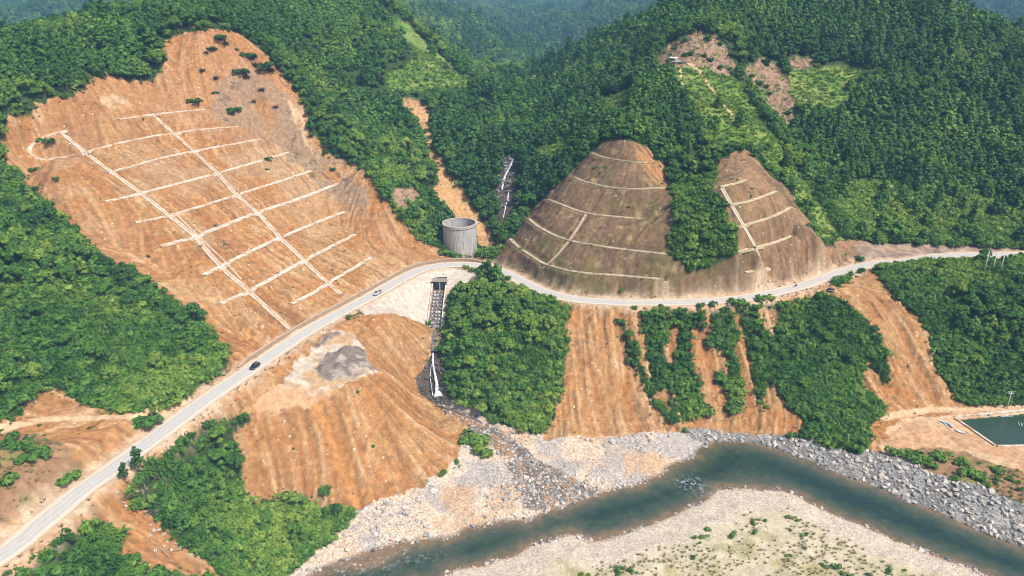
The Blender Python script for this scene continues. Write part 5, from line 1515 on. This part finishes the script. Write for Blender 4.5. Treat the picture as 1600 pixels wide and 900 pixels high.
# ------------------------------------------------------------------ boulders
import bmesh
def rock_mesh(seed):
    rng = np.random.default_rng(seed)
    bm = bmesh.new()
    d = unit(rng.normal(size=(17, 3))) * np.array([1.0, .55 + .35 * rng.random(), .42 + .3 * rng.random()]) * (.8 + .3 * rng.random((17, 1)))
    for p in d:
        bm.verts.new(p)
    bmesh.ops.convex_hull(bm, input=bm.verts)
    bmesh.ops.delete(bm, geom=[v for v in bm.verts if not v.link_faces], context='VERTS')
    me = bpy.data.meshes.new("boulder"); bm.to_mesh(me); bm.free()
    me.materials.append(M_ROCK)
    return me
def rock_material():
    m, nt, b = new_mat("river_rock")
    a = nd(nt, "ShaderNodeAttribute", attribute_name="tint"); a.attribute_type = 'INSTANCER'
    c = ramp(nt, a.outputs["Fac"], [(0, (.055, .048, .044)), (.25, (.21, .20, .19)), (.5, (.36, .34, .315)), (.75, (.53, .46, .385)), (1, (.64, .58, .52))])
    tc = nd(nt, "ShaderNodeTexCoord")
    t = nd(nt, "ShaderNodeTexNoise", Scale=2.2, Detail=6, Roughness=.7); nt.links.new(tc.outputs["Object"], t.inputs["Vector"])
    c = mul(nt, c, ramp(nt, t.outputs[0], [(.3, .6), (.7, 1.25)]))
    nt.links.new(c, b.inputs["Base Color"])
    bp = nd(nt, "ShaderNodeBump", Strength=.5, Distance=.1); nt.links.new(t.outputs[0], bp.inputs["Height"]); nt.links.new(bp.outputs[0], b.inputs["Normal"])
    return m
M_ROCK = rock_material()
ROCKS = [rock_mesh(200 + k) for k in range(9)]
rk = []
x, y, z, r = jitter_points(-80, 300, 130, 310, 1.0, 41)
zn, i, j = zone_at(x, y)
sd_ = SHORE[j, i]
pat = fbm(x * .06, y * .06, 43, 3)
prob = np.where(zn == SCREE, .62, np.where(zn == GRAVEL, .05 + .62 * sstep(.42, .60, pat), np.where(zn == BAR, .10 * sstep(10, 2, sd_) + .05, 0)))
prob = np.where((sd_ < 1.0) & (sd_ > -.9), .62, prob)
prob = np.where((zn == GREY), .12, np.where(zn == PALE2, .05, prob))
prob = np.where((RD[j, i] < 7) | (sd_ < -.95), 0, prob)
m = r.random(len(x)) < prob
u = r.random(len(x))
sz = np.where(zn == SCREE, .42 + 1.05 * u ** 2.2, np.where(zn == GRAVEL, .30 + .95 * u ** 2.6, .18 + .35 * u ** 2))
tint = np.where(zn == SCREE, .22 + .5 * r.random(len(x)) + .2 * (u > .8) + .25 * sstep(200, 260, x), np.where(zn == BAR, .60 + .35 * r.random(len(x)), .34 + .62 * r.random(len(x))))
tint = np.where(sd_ < .9, tint - .2, tint)
tint = np.where(zn == GREY, .25, tint)
rk.append(np.column_stack([x, y, z, sz, tint])[m])
# stones in the shallow rapids, dark wet rock by the two falls, stones strewn down the creek
def rock_patch(poly, n, s0, s1, t0, t1, seed, lift=0.0):
    q = px_poly(poly); rr = np.random.default_rng(seed); out = []
    lo, hi = q[:, :2].min(0), q[:, :2].max(0)
    while len(out) < n:
        p = rr.uniform(lo, hi, (n * 3, 2)); p = p[inside(q, p[:, 0], p[:, 1])]
        out += p.tolist()
    p = np.array(out[:n]); z = ground_z(p[:, 0], p[:, 1]) + lift
    return np.column_stack([p, z, rr.uniform(s0, s1, n) ** 1.0, rr.uniform(t0, t1, n)])
rk.append(rock_patch([(500, 890), (560, 872), (640, 868), (690, 868), (700, 888), (600, 899), (520, 899)], 46, .25, .9, .25, .8, 1, .35))
rk.append(rock_patch([(668, 568), (694, 560), (700, 600), (708, 632), (680, 630), (655, 612), (652, 590)], 70, .5, 1.7, .0, .13, 2))
rk.append(rock_patch([(690, 632), (740, 645), (800, 680), (840, 720), (880, 750), (860, 760), (800, 706), (740, 670), (690, 642)], 190, .25, .95, .1, .9, 3))
rk.append(rock_patch([(800, 690), (838, 714), (885, 744), (940, 768), (905, 785), (860, 795), (815, 790), (800, 750)], 330, .25, 1.0, .12, .62, 23))
rk.append(rock_patch([(672, 512), (692, 512), (686, 550), (670, 548)], 26, .2, .6, .3, .9, 4))
rk.append(rock_patch([(790, 245), (808, 245), (802, 290), (800, 320), (780, 330), (776, 290)], 80, .7, 2.2, .05, .42, 5))
rk.append(rock_patch([(905, 488), (945, 488), (950, 545), (900, 560)], 46, .18, .5, .8, 1.0, 6))
rk.append(rock_patch([(480, 640), (640, 640), (700, 700), (540, 770), (420, 740)], 130, .12, .38, .7, 1.0, 7))
rk.append(rock_patch([(60, 40 + 140), (330, 60), (480, 200), (620, 330), (560, 380), (380, 200)], 110, .25, .8, .3, 1.0, 8))
rk.append(rock_patch([(845, 500), (990, 500), (1030, 660), (860, 670)], 60, .12, .35, .6, 1.0, 9))
rk.append(rock_patch([(170, 740), (225, 770), (260, 830), (330, 880), (240, 850), (190, 800)], 26, .3, .9, .5, .9, 10))
K = np.concatenate(rk)
kpx, kpy, kd = project(K[:, 0], K[:, 1], K[:, 2])
rr = np.random.default_rng(5)
krot = np.column_stack([rr.uniform(-.5, .5, len(K)), rr.uniform(-.5, .5, len(K)), rr.uniform(0, 6.28, len(K))])
kidx = rr.integers(0, len(ROCKS), len(K))
inb = (kpx > 4) & (kpx < 1596) & (kpy > 4) & (kpy < 894) & visible(K[:, 0], K[:, 1], K[:, 2] + K[:, 3] * .3, .0)
order = np.argsort(-np.where(inb, K[:, 3] / kd, 0))[:298]; rest = np.setdiff1d(np.arange(len(K)), order)
def rock_place(px, py, zone):
    if py < 345:
        return "in the wooded cascade gully" if px > 740 else "on the upper bare landslide"
    if px < 715 and 540 < py < 640 and px > 640:
        return "at the foot of the waterfall"
    if zone == SCREE:
        return "in the riprap bank " + ("under the gullied slope" if px < 1240 else ("under the ferny thicket" if px < 1400 else "below the fish pond"))
    if zone == BAR:
        return "on the pale gravel bar inside the river bend"
    if py > 862 and px < 720:
        return "standing in the shallow rapids"
    if px > 690 and px < 890 and py > 630:
        return "along the stony creek"
    return "on the gravel bank below the debris mound" if px < 860 else ("on the gravel bank below the smooth earth chute" if py > 640 else "on the bare earth slope")
kz = zone_at(K[:, 0], K[:, 1])[0]
for k in order:
    o = bpy.data.objects.new("boulder", ROCKS[kidx[k]]); COL.objects.link(o)
    s_ = K[k, 3]
    o.location = (K[k, 0], K[k, 1], K[k, 2] + .12 * s_); o.rotation_euler = krot[k]; o.scale = (s_,) * 3
    o["tint"] = float(np.clip(K[k, 4], 0, 1))
    tone = ("blackish wet" if K[k, 4] < .16 else "dark grey" if K[k, 4] < .36 else "mid grey" if K[k, 4] < .55 else "tan grey" if K[k, 4] < .78 else "whitish")
    lab = f"{'big' if s_ > 1.25 else 'middling' if s_ > .95 else 'small'} {tone} angular boulder {rock_place(kpx[k], kpy[k], kz[k])}"
    nw = near_what(kpx[k], kpy[k])
    if nw and len((lab + " " + nw).split()) <= 16:
        lab += " " + nw
    tag(o, lab, "boulder", "boulders: " + lab)
q = K[rest]
scatter("rubble", q[:, :3] + np.array([0, 0, .05]), krot[rest][:, 2], np.repeat(q[:, 3:4], 3, 1), kidx[rest], np.clip(q[:, 4], 0, 1), proto_collection("rock_kind", [(m_,) for m_ in ROCKS]), "loose stones and cobbles along the river, creek and slopes", tilt=krot[rest][:, :2])

# ------------------------------------------------------------------ felled trunks
def log(a, b, r, mat, label, group):
    a = np.array(a, float); b = np.array(b, float); c = (a + b) / 2
    n = 6; rings = []
    rg = np.random.default_rng(int(abs(a[0] * 100)) % 9999)
    q = mathutils.Vector(b - a).to_track_quat('Z', 'Y')
    for k in range(n):
        t = k / (n - 1); p = a + (b - a) * t - c + np.array([0, 0, .25 * math.sin(t * math.pi)]) + rg.normal(size=3) * .06
        rad = r * (1 - .55 * t)
        rings.append([tuple(np.array(p) + np.array(q @ mathutils.Vector((rad * math.cos(2 * math.pi * i / 7), rad * math.sin(2 * math.pi * i / 7), 0)))) for i in range(7)])
    m = MB().loft(rings)
    for k in range(2):
        t = .45 + .3 * k; p = mathutils.Vector(a + (b - a) * t - c); m.tube(p, p + mathutils.Vector((rg.normal() * .8, rg.normal() * .8, .7)), r * .3, r * .12, 4)
    o = m.obj("felled_trunk", mat, None, True, tuple(c))
    return tag(o, label, "log", group)
def log_px(px, py, ang, L, r, label, group, mat=None):
    q = hit([(px, py)])[0]
    d = np.array([math.cos(ang), math.sin(ang)]) * L / 2
    a, b = q[:2] - d, q[:2] + d
    return log((*a, float(ground_z(*a)) + r * .7), (*b, float(ground_z(*b)) + r * .7), r, mat or M_DEADWOOD, label, group)
rg = np.random.default_rng(17)
for (cx, cy, w_, h_, n, what) in ((1085, 78, 50, 16, 20, "in the cleared patch on the hilltop"), (1125, 108, 24, 14, 14, "below the hilltop clearing"), (1205, 150, 24, 45, 16, "in the slash covered scar on the forest slope"), (1252, 98, 22, 5, 5, "at the edge of the yellow green clearing"),
                           (385, 100, 40, 40, 10, "on the upper bare landslide"), (236, 775, 22, 16, 6, "among grey brush beside the road"), (270, 850, 40, 20, 4, "on the bare scar below the road")):
    for k in range(n):
        px, py = cx + rg.uniform(-1, 1) * w_, cy + rg.uniform(-1, 1) * h_
        L = rg.uniform(3.0, 7.5) * (.8 if py > 600 else 1.2)
        lab = f"{'long' if L > 8 else 'short'} {'pale' if k % 3 else 'grey'} felled tree trunk lying {what}"
        log_px(px, py, rg.uniform(0, 3.14), L, rg.uniform(.14, .28), lab, "trunks: " + lab)

# ------------------------------------------------------------------ single plants that stand out
def special(kindlist, idx, px, py, sc, tint, label, cat, squash=1.0, sink=.1):
    q = hit([(px, py)])[0]
    nm, ms = kindlist[idx]
    r = empty(nm, (q[0], q[1], q[2] - sink), rg.uniform(0, 6.28)); r.scale = (sc, sc, sc * squash)
    for me, pn in ((ms[1], "trunk"), (ms[0], "crown")) if isinstance(ms, tuple) else ((ms, "leaves"), (STEMS[0], "stem")):
        o = bpy.data.objects.new(pn, me); COL.objects.link(o); o.parent = r; o["tint"] = tint
    return tag(r, label, cat)
special(TREES, 4, 219, 741, .85, .18, "tall dark narrow tree standing alone at the lower road edge", "tree")
special(TREES, 5, 197, 755, .62, .15, "short dark narrow tree leaning by the road beside the tall one", "tree")
special(TREES, 6, 527, 806, .55, .12, "dark round tree at the tip of the bank beside the river gravel", "tree")
special(TREES, 8, 508, 808, .42, .2, "small round tree half behind the dark one at the tip of the bank", "tree")
special(SHRUBS, 0, 748, 700, 2.6, .72, "big bright green bush on sand between mound and creek", "shrub", .8)
special(SHRUBS, 1, 733, 690, 2.2, .66, "bright green bush beside the biggest one at the foot of the mound", "shrub", .8)
special(SHRUBS, 2, 760, 712, 1.8, .6, "lower green bush on the creek side of the bright pair", "shrub", .7)
special(SHRUBS, 5, 714, 725, 1.2, .5, "small olive bush on sand where the mound meets the gravel", "shrub")
special(SHRUBS, 6, 690, 742, 1.5, .45, "small dark bush alone on the sandy gravel under the mound", "shrub")
special(SHRUBS, 0, 228, 664, 2.2, .35, "grey green bush where the dirt track meets the road", "shrub", .7)
special(SHRUBS, 1, 218, 667, 1.6, .3, "lower dark bush beside the one at the dirt track", "shrub", .7)
for (px, py, sc, tn, wh) in ((392, 92, 2.6, .1, "dark uprooted bush in the middle of the upper landslide"), (412, 108, 3.0, .05, "largest dark uprooted bush near the edge of the upper landslide"), (378, 116, 2.2, .08, "dark uprooted bush lowest of the trio on the landslide"),
                            (346, 62, 2.2, .12, "dark uprooted tree just under the crown of the landslide"), (332, 78, 1.5, .1, "small dark bush below the uprooted tree at the landslide crown"), (305, 161, 1.8, .22, "flat green bush above the topmost drain"), (366, 176, 2.0, .2, "green tuft of bush beside the end of the topmost drain"),
                            (336, 146, 1.0, .2, "tiny green bush above the drains in the landslide"), (76, 224, 2.0, .35, "green bush inside the looping drain"), (52, 268, 1.3, .3, "small green bush just below the looping drain"), (88, 281, .9, .3, "lone tiny bush on the earth above the wooded spur"),
                            (418, 250, 1.2, .1, "dark tuft at the far end of the third drain"), (508, 240, 1.3, .12, "dark streak of bush on the landslide edge by the forest"), (520, 266, 1.1, .15, "small dark bush on the landslide edge near the wide drain")):
    special(SHRUBS, rg.integers(0, 3), px, py, sc, tn, wh, "shrub", .7)

# dead brush under the road, bushes on the rough ground by the river
M_BRUSH = leaf_material("dead_brush_twigs", (.045, .040, .034), (.19, .155, .11), (.30, .25, .19), .05)
_rb = np.random.default_rng(61)
def brush_mesh(seed):
    r_ = np.random.default_rng(seed)
    Q, T_ = fronds(r_, 55, 2.2, .16, 1.2, 3, .5, 1.0)
    Q2, T2 = leaf_cloud(r_, [(0, 0, .6), (.7, .3, .5), (-.6, .4, .5)], [.7, .5, .5], 22, .3, 2.4)
    return quads_mesh("twigs", np.concatenate([Q, Q2]), np.concatenate([T_, T2]), M_BRUSH)
BRUSH = [("dead_brush", brush_mesh(71)), ("dead_brush", brush_mesh(72))]
for k, (px, py, w_) in enumerate([(212, 762, "just below the tall roadside tree"), (232, 772, "half way between the roadside tree and the red scar"), (222, 790, "at the top of the red scar"), (250, 780, "at the edge of the green thicket"), (240, 800, "lowest of the brush by the scar"), (200, 778, "nearest the lower road edge"), (258, 760, "among the thicket shrubs"), (244, 745, "uphill against the road verge")]):
    special(BRUSH, k % 2, px, py, 1.25 + .1 * (k % 4), .3 + .06 * k, f"grey brown dead brush {w_}", "dead brush", .8)
for k, (px, py, sc, w_) in enumerate([(398, 104, 2.0, "between the uprooted bushes of the landslide"), (424, 112, 2.2, "at the edge of the upper landslide by the forest"), (385, 122, 1.7, "lowest of the dark heap on the landslide"), (352, 70, 1.9, "under the landslide crown"), (316, 112, 1.4, "alone on the upper landslide"),
                          (338, 124, 1.6, "in the curved debris line on the landslide"), (408, 142, 1.5, "in the stony streak of the landslide"), (396, 160, 1.3, "lower in the stony streak of the landslide"), (432, 168, 1.2, "in the stony streak near the pale scarp"), (322, 84, 1.3, "beside the small dark bush at the landslide crown")]):
    special(BRUSH, k % 2, px, py, sc, .0, f"dark tangle of dead brush {w_}", "dead brush", .7)
for k, (px, py, sc, tn, w_) in enumerate([(1424, 716, 1.6, .55, "at the sandy end of the row above the riprap"), (1438, 722, 2.0, .6, "second in the row above the riprap"), (1466, 716, 1.9, .6, "tallest in the row above the riprap"), (1455, 728, 1.2, .5, "low in front of the tallest one"), (1500, 722, 1.4, .6, "alone on sand below the pond corner"),
                          (1515, 742, 1.9, .65, "largest on the rough ground below the pond"), (1532, 748, 1.3, .6, "beside the largest on the rough ground"), (1490, 748, 1.0, .45, "small at the top of the riprap"), (1560, 738, 1.1, .5, "under the pond rim"), (1580, 752, 1.3, .4, "at the rough track below the pond"), (1546, 760, .9, .4, "dry looking at the end of the riprap")]):
    special(SHRUBS, k % 3 if k < 9 else 5, px, py, sc, tn, f"green bush {w_}", "shrub", .75)
for k, (px, py, sc, w_) in enumerate([(346, 846, 1.9, "drooping pale fronds in the lower thicket"), (358, 868, 1.7, "drooping pale fronds nearer the river in the thicket"), (508, 770, 1.4, "fronds beside the dark round tree")]):
    special(SHRUBS, 3 + k % 2, px, py, sc, .35 + .05 * k, f"ferny shrub with {w_}" if "fronds" in w_ else f"ferny {w_}", "shrub", .9)
for k, (px, py, sc, w_) in enumerate([(14, 698, 1.9, "near the dirt track on the brown slope"), (34, 702, 1.6, "beside the one near the dirt track on the brown slope"), (62, 712, 1.7, "in the middle of the brown slope"), (40, 722, 1.3, "lower on the brown slope"), (102, 752, 1.5, "by the upper road edge"), (118, 745, 1.2, "a step above the upper road edge"), (6, 755, 1.5, "at the photo border on the brown slope")]):
    special(SHRUBS, k % 3, px, py, sc, .3 + .05 * k, f"grey green bush {w_}", "shrub", .7)
for (px, py, sc, tn, w_) in ((700, 398, 2.9, .5, "at one side of the foot"), (716, 402, 2.6, .6, "in front of the foot"), (732, 402, 2.8, .55, "before the foot and nearer the cascade side"), (748, 397, 2.3, .5, "at the cascade side"), (690, 388, 2.2, .6, "uphill of the foot on the landslide side")):
    special(SHRUBS, int(px) % 3, px, py, sc, tn, f"green bush {w_} of the round concrete shaft", "shrub", .7)

# ------------------------------------------------------------------ poles
def pole_at(px, py, h, name, label, group=None, r0=.22, r1=.15):
    q = hit([(px, py)])[0]
    root = empty(name, q)
    MB().tube((0, 0, -.8), (0, 0, h), r0, r1, 10).obj("shaft", M_POLE, root, True)
    MB().tube((0, 0, h), (0, 0, h + .12), r1 + .03, r1 * .6, 10).obj("cap", M_POLE, root)
    return tag(root, label, "pole", group)
pole_at(1537, 428, 11.5, "concrete_pole", "pale bare concrete pole on the green hill, farthest from the photo edge", "concrete poles on the green hill", .26, .2)
pole_at(1549, 430, 11.5, "concrete_pole", "pale bare concrete pole in the middle of the three on the green hill", "concrete poles on the green hill", .26, .2)
pole_at(1562, 428, 9.6, "concrete_pole", "shortest pale concrete pole of the three on the green hill", "concrete poles on the green hill", .26, .2)
up = pole_at(1573, 639, 8.6, "utility_pole", "white utility pole with crossarms on sand behind the fish pond")
for zz, w_ in ((8.2, 3.0), (7.4, 2.2)):
    ca = MB().box((0, 0, zz), (w_, .14, .16)).obj("crossarm", M_POLE, up)
    for s in (-1, -.45, .45, 1):
        MB().tube((s * (w_ / 2 - .12), 0, zz + .08), (s * (w_ / 2 - .12), 0, zz + .36), .08, .05, 8).obj("insulator", M_WHITE, ca, True)

# ------------------------------------------------------------------ vehicles
M_GLASS = plain_mat("tinted_glass", (.02, .024, .028), .08, spec=.6)
M_LAMP = plain_mat("lamp_glass", (.75, .75, .72), .15, spec=.6)
M_TAIL = plain_mat("tail_lamp", (.35, .02, .02), .2, spec=.5)
M_RIM = plain_mat("wheel_rim", (.45, .46, .47), .35, .8)
def car_body(stations, hw):
    rings = []
    for (x_, w_, zb, zt) in stations:
        rings.append([(x_, -w_ * .93, zb), (x_, -w_, zb + .18), (x_, -w_, zt - .14), (x_, -w_ * .9, zt), (x_, w_ * .9, zt), (x_, w_, zt - .14), (x_, w_, zb + .18), (x_, w_ * .93, zb)])
    return MB().loft(rings)
def vehicle(name, loc, rz, paint, label, kind="suv"):
    root = empty(name, loc, rz)
    M = plain_mat(name + "_paint", paint, .25, spec=.6)
    if kind == "suv":
        car_body([(-2.32, .80, .42, .80), (-2.25, .88, .34, .98), (-1.2, .93, .30, 1.02), (.9, .93, .30, 1.0), (1.9, .90, .32, .92), (2.28, .80, .36, .78), (2.34, .70, .42, .68)], .9).obj("body", M, root, True)
        car_body([(-2.12, .72, .95, 1.10), (-1.75, .78, .95, 1.62), (-.6, .80, .95, 1.72), (.35, .78, .95, 1.66), (1.15, .74, .92, 1.06)], .8).obj("cabin", M, root, True)
        for s in (-1, 1):
            MB().add([(-1.55, s * .812, 1.08), (-.62, s * .822, 1.08), (-.62, s * .80, 1.52), (-1.45, s * .79, 1.48)], [(0, 1, 2, 3) if s < 0 else (3, 2, 1, 0)]).obj("side_window", M_GLASS, root)
            MB().add([(-.52, s * .822, 1.08), (.78, s * .80, 1.08), (.30, s * .785, 1.5), (-.52, s * .80, 1.52)], [(0, 1, 2, 3) if s < 0 else (3, 2, 1, 0)]).obj("side_window", M_GLASS, root)
        MB().add([(1.16, -.62, 1.10), (1.16, .62, 1.10), (.46, .58, 1.62), (.46, -.58, 1.62)], [(0, 1, 2, 3)]).obj("windscreen", M_GLASS, root)
        MB().add([(-2.12, -.6, 1.14), (-2.12, .6, 1.14), (-1.79, .56, 1.55), (-1.79, -.56, 1.55)], [(3, 2, 1, 0)]).obj("rear_window", M_GLASS, root)
        MB().box((-.6, -.62, 1.77), (1.7, .05, .05)).obj("roof_rail", M_STEEL, root); MB().box((-.6, .62, 1.77), (1.7, .05, .05)).obj("roof_rail", M_STEEL, root)
        wb, tr, wr = 1.42, .82, .36
        lx, rx_ = 2.3, -2.3
    else:
        car_body([(-2.55, .82, .50, .98), (-2.5, .86, .45, 1.0), (-.6, .88, .42, 1.02), (.9, .88, .42, 1.02), (2.2, .85, .42, .98), (2.5, .76, .46, .84)], .9).obj("body", M, root, True)
        car_body([(-.55, .74, .98, 1.2), (-.45, .76, .98, 1.68), (.5, .76, .98, 1.70), (1.35, .72, .98, 1.06)], .8).obj("cabin", M, root, True)
        MB().box((-1.55, 0, 1.035), (1.75, 1.4, .06)).obj("load_bed", M_BLACK, root)
        for s in (-1, 1):
            MB().add([(-.38, s * .782, 1.1), (.9, s * .765, 1.1), (.48, s * .765, 1.56), (-.38, s * .775, 1.56)], [(0, 1, 2, 3) if s < 0 else (3, 2, 1, 0)]).obj("side_window", M_GLASS, root)
        MB().add([(1.37, -.6, 1.12), (1.37, .6, 1.12), (.6, .56, 1.66), (.6, -.56, 1.66)], [(0, 1, 2, 3)]).obj("windscreen", M_GLASS, root)
        wb, tr, wr = 1.55, .80, .38; lx, rx_ = 2.48, -2.56
    for sx in (-1, 1):
        for sy in (-1, 1):
            w = MB().tube((sx * wb, sy * (tr - .1), wr), (sx * wb, sy * (tr + .14), wr), wr, wr, 18).obj("wheel", M_BLACK, root, False)
            MB().tube((sx * wb, sy * (tr + .1), wr), (sx * wb, sy * (tr + .155), wr), wr * .62, wr * .55, 12).obj("rim", M_RIM, w)
    for s in (-1, 1):
        MB().box((lx, s * .62, .74), (.06, .3, .16)).obj("headlight", M_LAMP, root)
        MB().box((rx_, s * .70, .86), (.06, .2, .24)).obj("tail_light", M_TAIL, root)
    MB().box((lx + .03, 0, .48), (.08, 1.3, .16)).obj("bumper", M_BLACK, root)
    return tag(root, label, "car" if kind == "suv" else "pickup")
def on_road(px, py, off):
    k, a = road_at(px, py)
    p = ROAD[k]; nrm = np.array([-math.sin(a), math.cos(a)])
    return (p[0] + nrm[0] * off, p[1] + nrm[1] * off, p[2] + .13), a
l, a = on_road(398, 577, -.9); vehicle("black_car", l, a + math.pi, (.018, .018, .022), "shiny black car driving down the pale road below the drained landslide")
l, a = on_road(588, 459, -1.4); vehicle("pickup_truck", l, a + math.pi, (.52, .53, .53), "silver pickup driving along the road towards the bend above the apron", "pickup")
q = at_z(1297, 454, 0); gz = float(ground_z(q[0], q[1])); vehicle("black_car", (q[0], q[1], gz + .03), math.pi + .05, (.015, .015, .018), "black car parked on the earth lay-by beside the far road")
# two trucks at the end of the hilltop track
q = hit([(1056, 98)])[0]; vehicle("pickup_truck", tuple(q + np.array([0, 0, .1])), .1, (.78, .78, .77), "white pickup parked at the end of the hilltop dirt track", "pickup").scale = (1.15,) * 3
q = hit([(1067, 99)])[0]; vehicle("pickup_truck", tuple(q + np.array([0, 0, .1])), .3, (.20, .22, .25), "dark grey pickup parked behind the white one on the hilltop", "pickup")
# white tarpaulin shelter beside them
q = hit([(1052, 96)])[0]
r = empty("tarpaulin_shelter", q, .1); tag(r, "white tarpaulin shelter on posts beside the hilltop trucks", "shelter")
MB().add([(-2.6, -1.6, 2.3), (2.6, -1.6, 2.2), (2.6, 0, 2.9), (-2.6, 0, 3.0), (2.6, 1.6, 2.2), (-2.6, 1.6, 2.3), (-2.6, -1.6, 2.26), (2.6, -1.6, 2.16), (2.6, 0, 2.86), (-2.6, 0, 2.96), (2.6, 1.6, 2.16), (-2.6, 1.6, 2.26)],
         [(0, 1, 2, 3), (3, 2, 4, 5), (9, 8, 7, 6), (11, 10, 8, 9), (0, 6, 7, 1), (4, 10, 11, 5)]).obj("tarpaulin", M_WHITE, r)
for sx in (-2.5, 2.5):
    for sy in (-1.5, 1.5):
        MB().tube((sx, sy, -.6), (sx, sy, 2.3), .06, .06, 6).obj("post", M_DEADWOOD, r)
# motorcyclist on the far road
l, a = on_road(1245, 449, .8)
r = empty("motorcycle", l, a); tag(r, "small dark motorcycle riding along the far road under the terraces", "motorcycle")
for s in (-.65, .65):
    w = MB().tube((s, -.06, .31), (s, .06, .31), .31, .31, 16).obj("wheel", M_BLACK, r)
    MB().tube((s, -.065, .31), (s, .065, .31), .2, .2, 10).obj("rim", M_RIM, w)
MB().loft([[(-.75, -.08, .62), (-.75, .08, .62), (-.75, .08, .74), (-.75, -.08, .74)], [(-.2, -.15, .42), (-.2, .15, .42), (-.2, .15, .80), (-.2, -.15, .80)], [(.25, -.14, .35), (.25, .14, .35), (.25, .14, .86), (.25, -.14, .86)], [(.6, -.05, .6), (.6, .05, .6), (.6, .05, .95), (.6, -.05, .95)]]).obj("body", plain_mat("dark_red_paint", (.09, .02, .02), .3), r)
MB().tube((.52, -.34, 1.02), (.52, .34, 1.02), .025, .025, 6).obj("handlebar", M_BLACK, r)
def rider(loc, rz):
    J = [((-.18, 0, .86), .15), ((-.16, 0, 1.12), .16), ((-.08, 0, 1.36), .17), ((-.04, 0, 1.50), .075), ((0, 0, 1.64), .115), ((.01, 0, 1.74), .10),
         ((.0, .12, .84), .10), ((.28, .20, .78), .085), ((.16, .22, .42), .06), ((.30, .22, .36), .05), ((.0, -.12, .84), .10), ((.28, -.20, .78), .085), ((.16, -.22, .42), .06), ((.30, -.22, .36), .05),
         ((-.06, .2, 1.38), .075), ((.10, .29, 1.16), .055), ((.40, .30, 1.08), .045), ((.50, .30, 1.05), .04), ((-.06, -.2, 1.38), .075), ((.10, -.29, 1.16), .055), ((.40, -.30, 1.08), .045), ((.50, -.30, 1.05), .04)]
    E = [(0, 1), (1, 2), (2, 3), (3, 4), (4, 5), (0, 6), (6, 7), (7, 8), (8, 9), (0, 10), (10, 11), (11, 12), (12, 13), (2, 14), (14, 15), (15, 16), (16, 17), (2, 18), (18, 19), (19, 20), (20, 21)]
    me = bpy.data.meshes.new("person"); me.from_pydata([j[0] for j in J], E, []); me.update()
    me.materials.append(plain_mat("dark_clothing", (.03, .03, .04), .8))
    o = bpy.data.objects.new("person", me); COL.objects.link(o); o.location = loc; o.rotation_euler = (0, 0, rz)
    md = o.modifiers.new("skin", 'SKIN')
    for v, (_, rad) in zip(me.skin_vertices[0].data, J):
        v.radius = (rad, rad)
    me.skin_vertices[0].data[0].use_root = True
    o.modifiers.new("smooth", 'SUBSURF').levels = 1
    hm = MB().loft([[(.0 + rr_ * math.cos(t), rr_ * math.sin(t), z_) for t in np.linspace(0, 6.28, 11)[:-1]] for rr_, z_ in ((.135, 1.60), (.15, 1.70), (.13, 1.79), (.07, 1.845))]).obj("helmet", M_BLACK, o, True)
    return tag(o, "person in dark clothes and helmet riding the motorcycle", "person")
rider(l, a)

# ------------------------------------------------------------------ air
zlo, zhi = float(H.min()) - 1.5, float(H.max()) + 25
hz = MB().box((-300, 3050, (zlo + zhi) / 2), (6900, 6300, zhi - zlo))
hm = bpy.data.materials.new("haze_air"); hm.use_nodes = True
hn = hm.node_tree
for n_ in list(hn.nodes):
    if n_.type != 'OUTPUT_MATERIAL':
        hn.nodes.remove(n_)
pv = hn.nodes.new("ShaderNodeVolumePrincipled")
pv.inputs["Color"].default_value = (.32, .64, 1.0, 1)
pv.inputs["Density"].default_value = .00015
pv.inputs["Density Attribute"].default_value = ""
pv.inputs["Anisotropy"].default_value = -.28
hn.links.new(pv.outputs[0], hn.nodes["Material Output"].inputs["Volume"])
haze = hz.obj("haze", hm); haze["kind"] = "stuff"; haze["label"] = "thin bluish air over the valley"
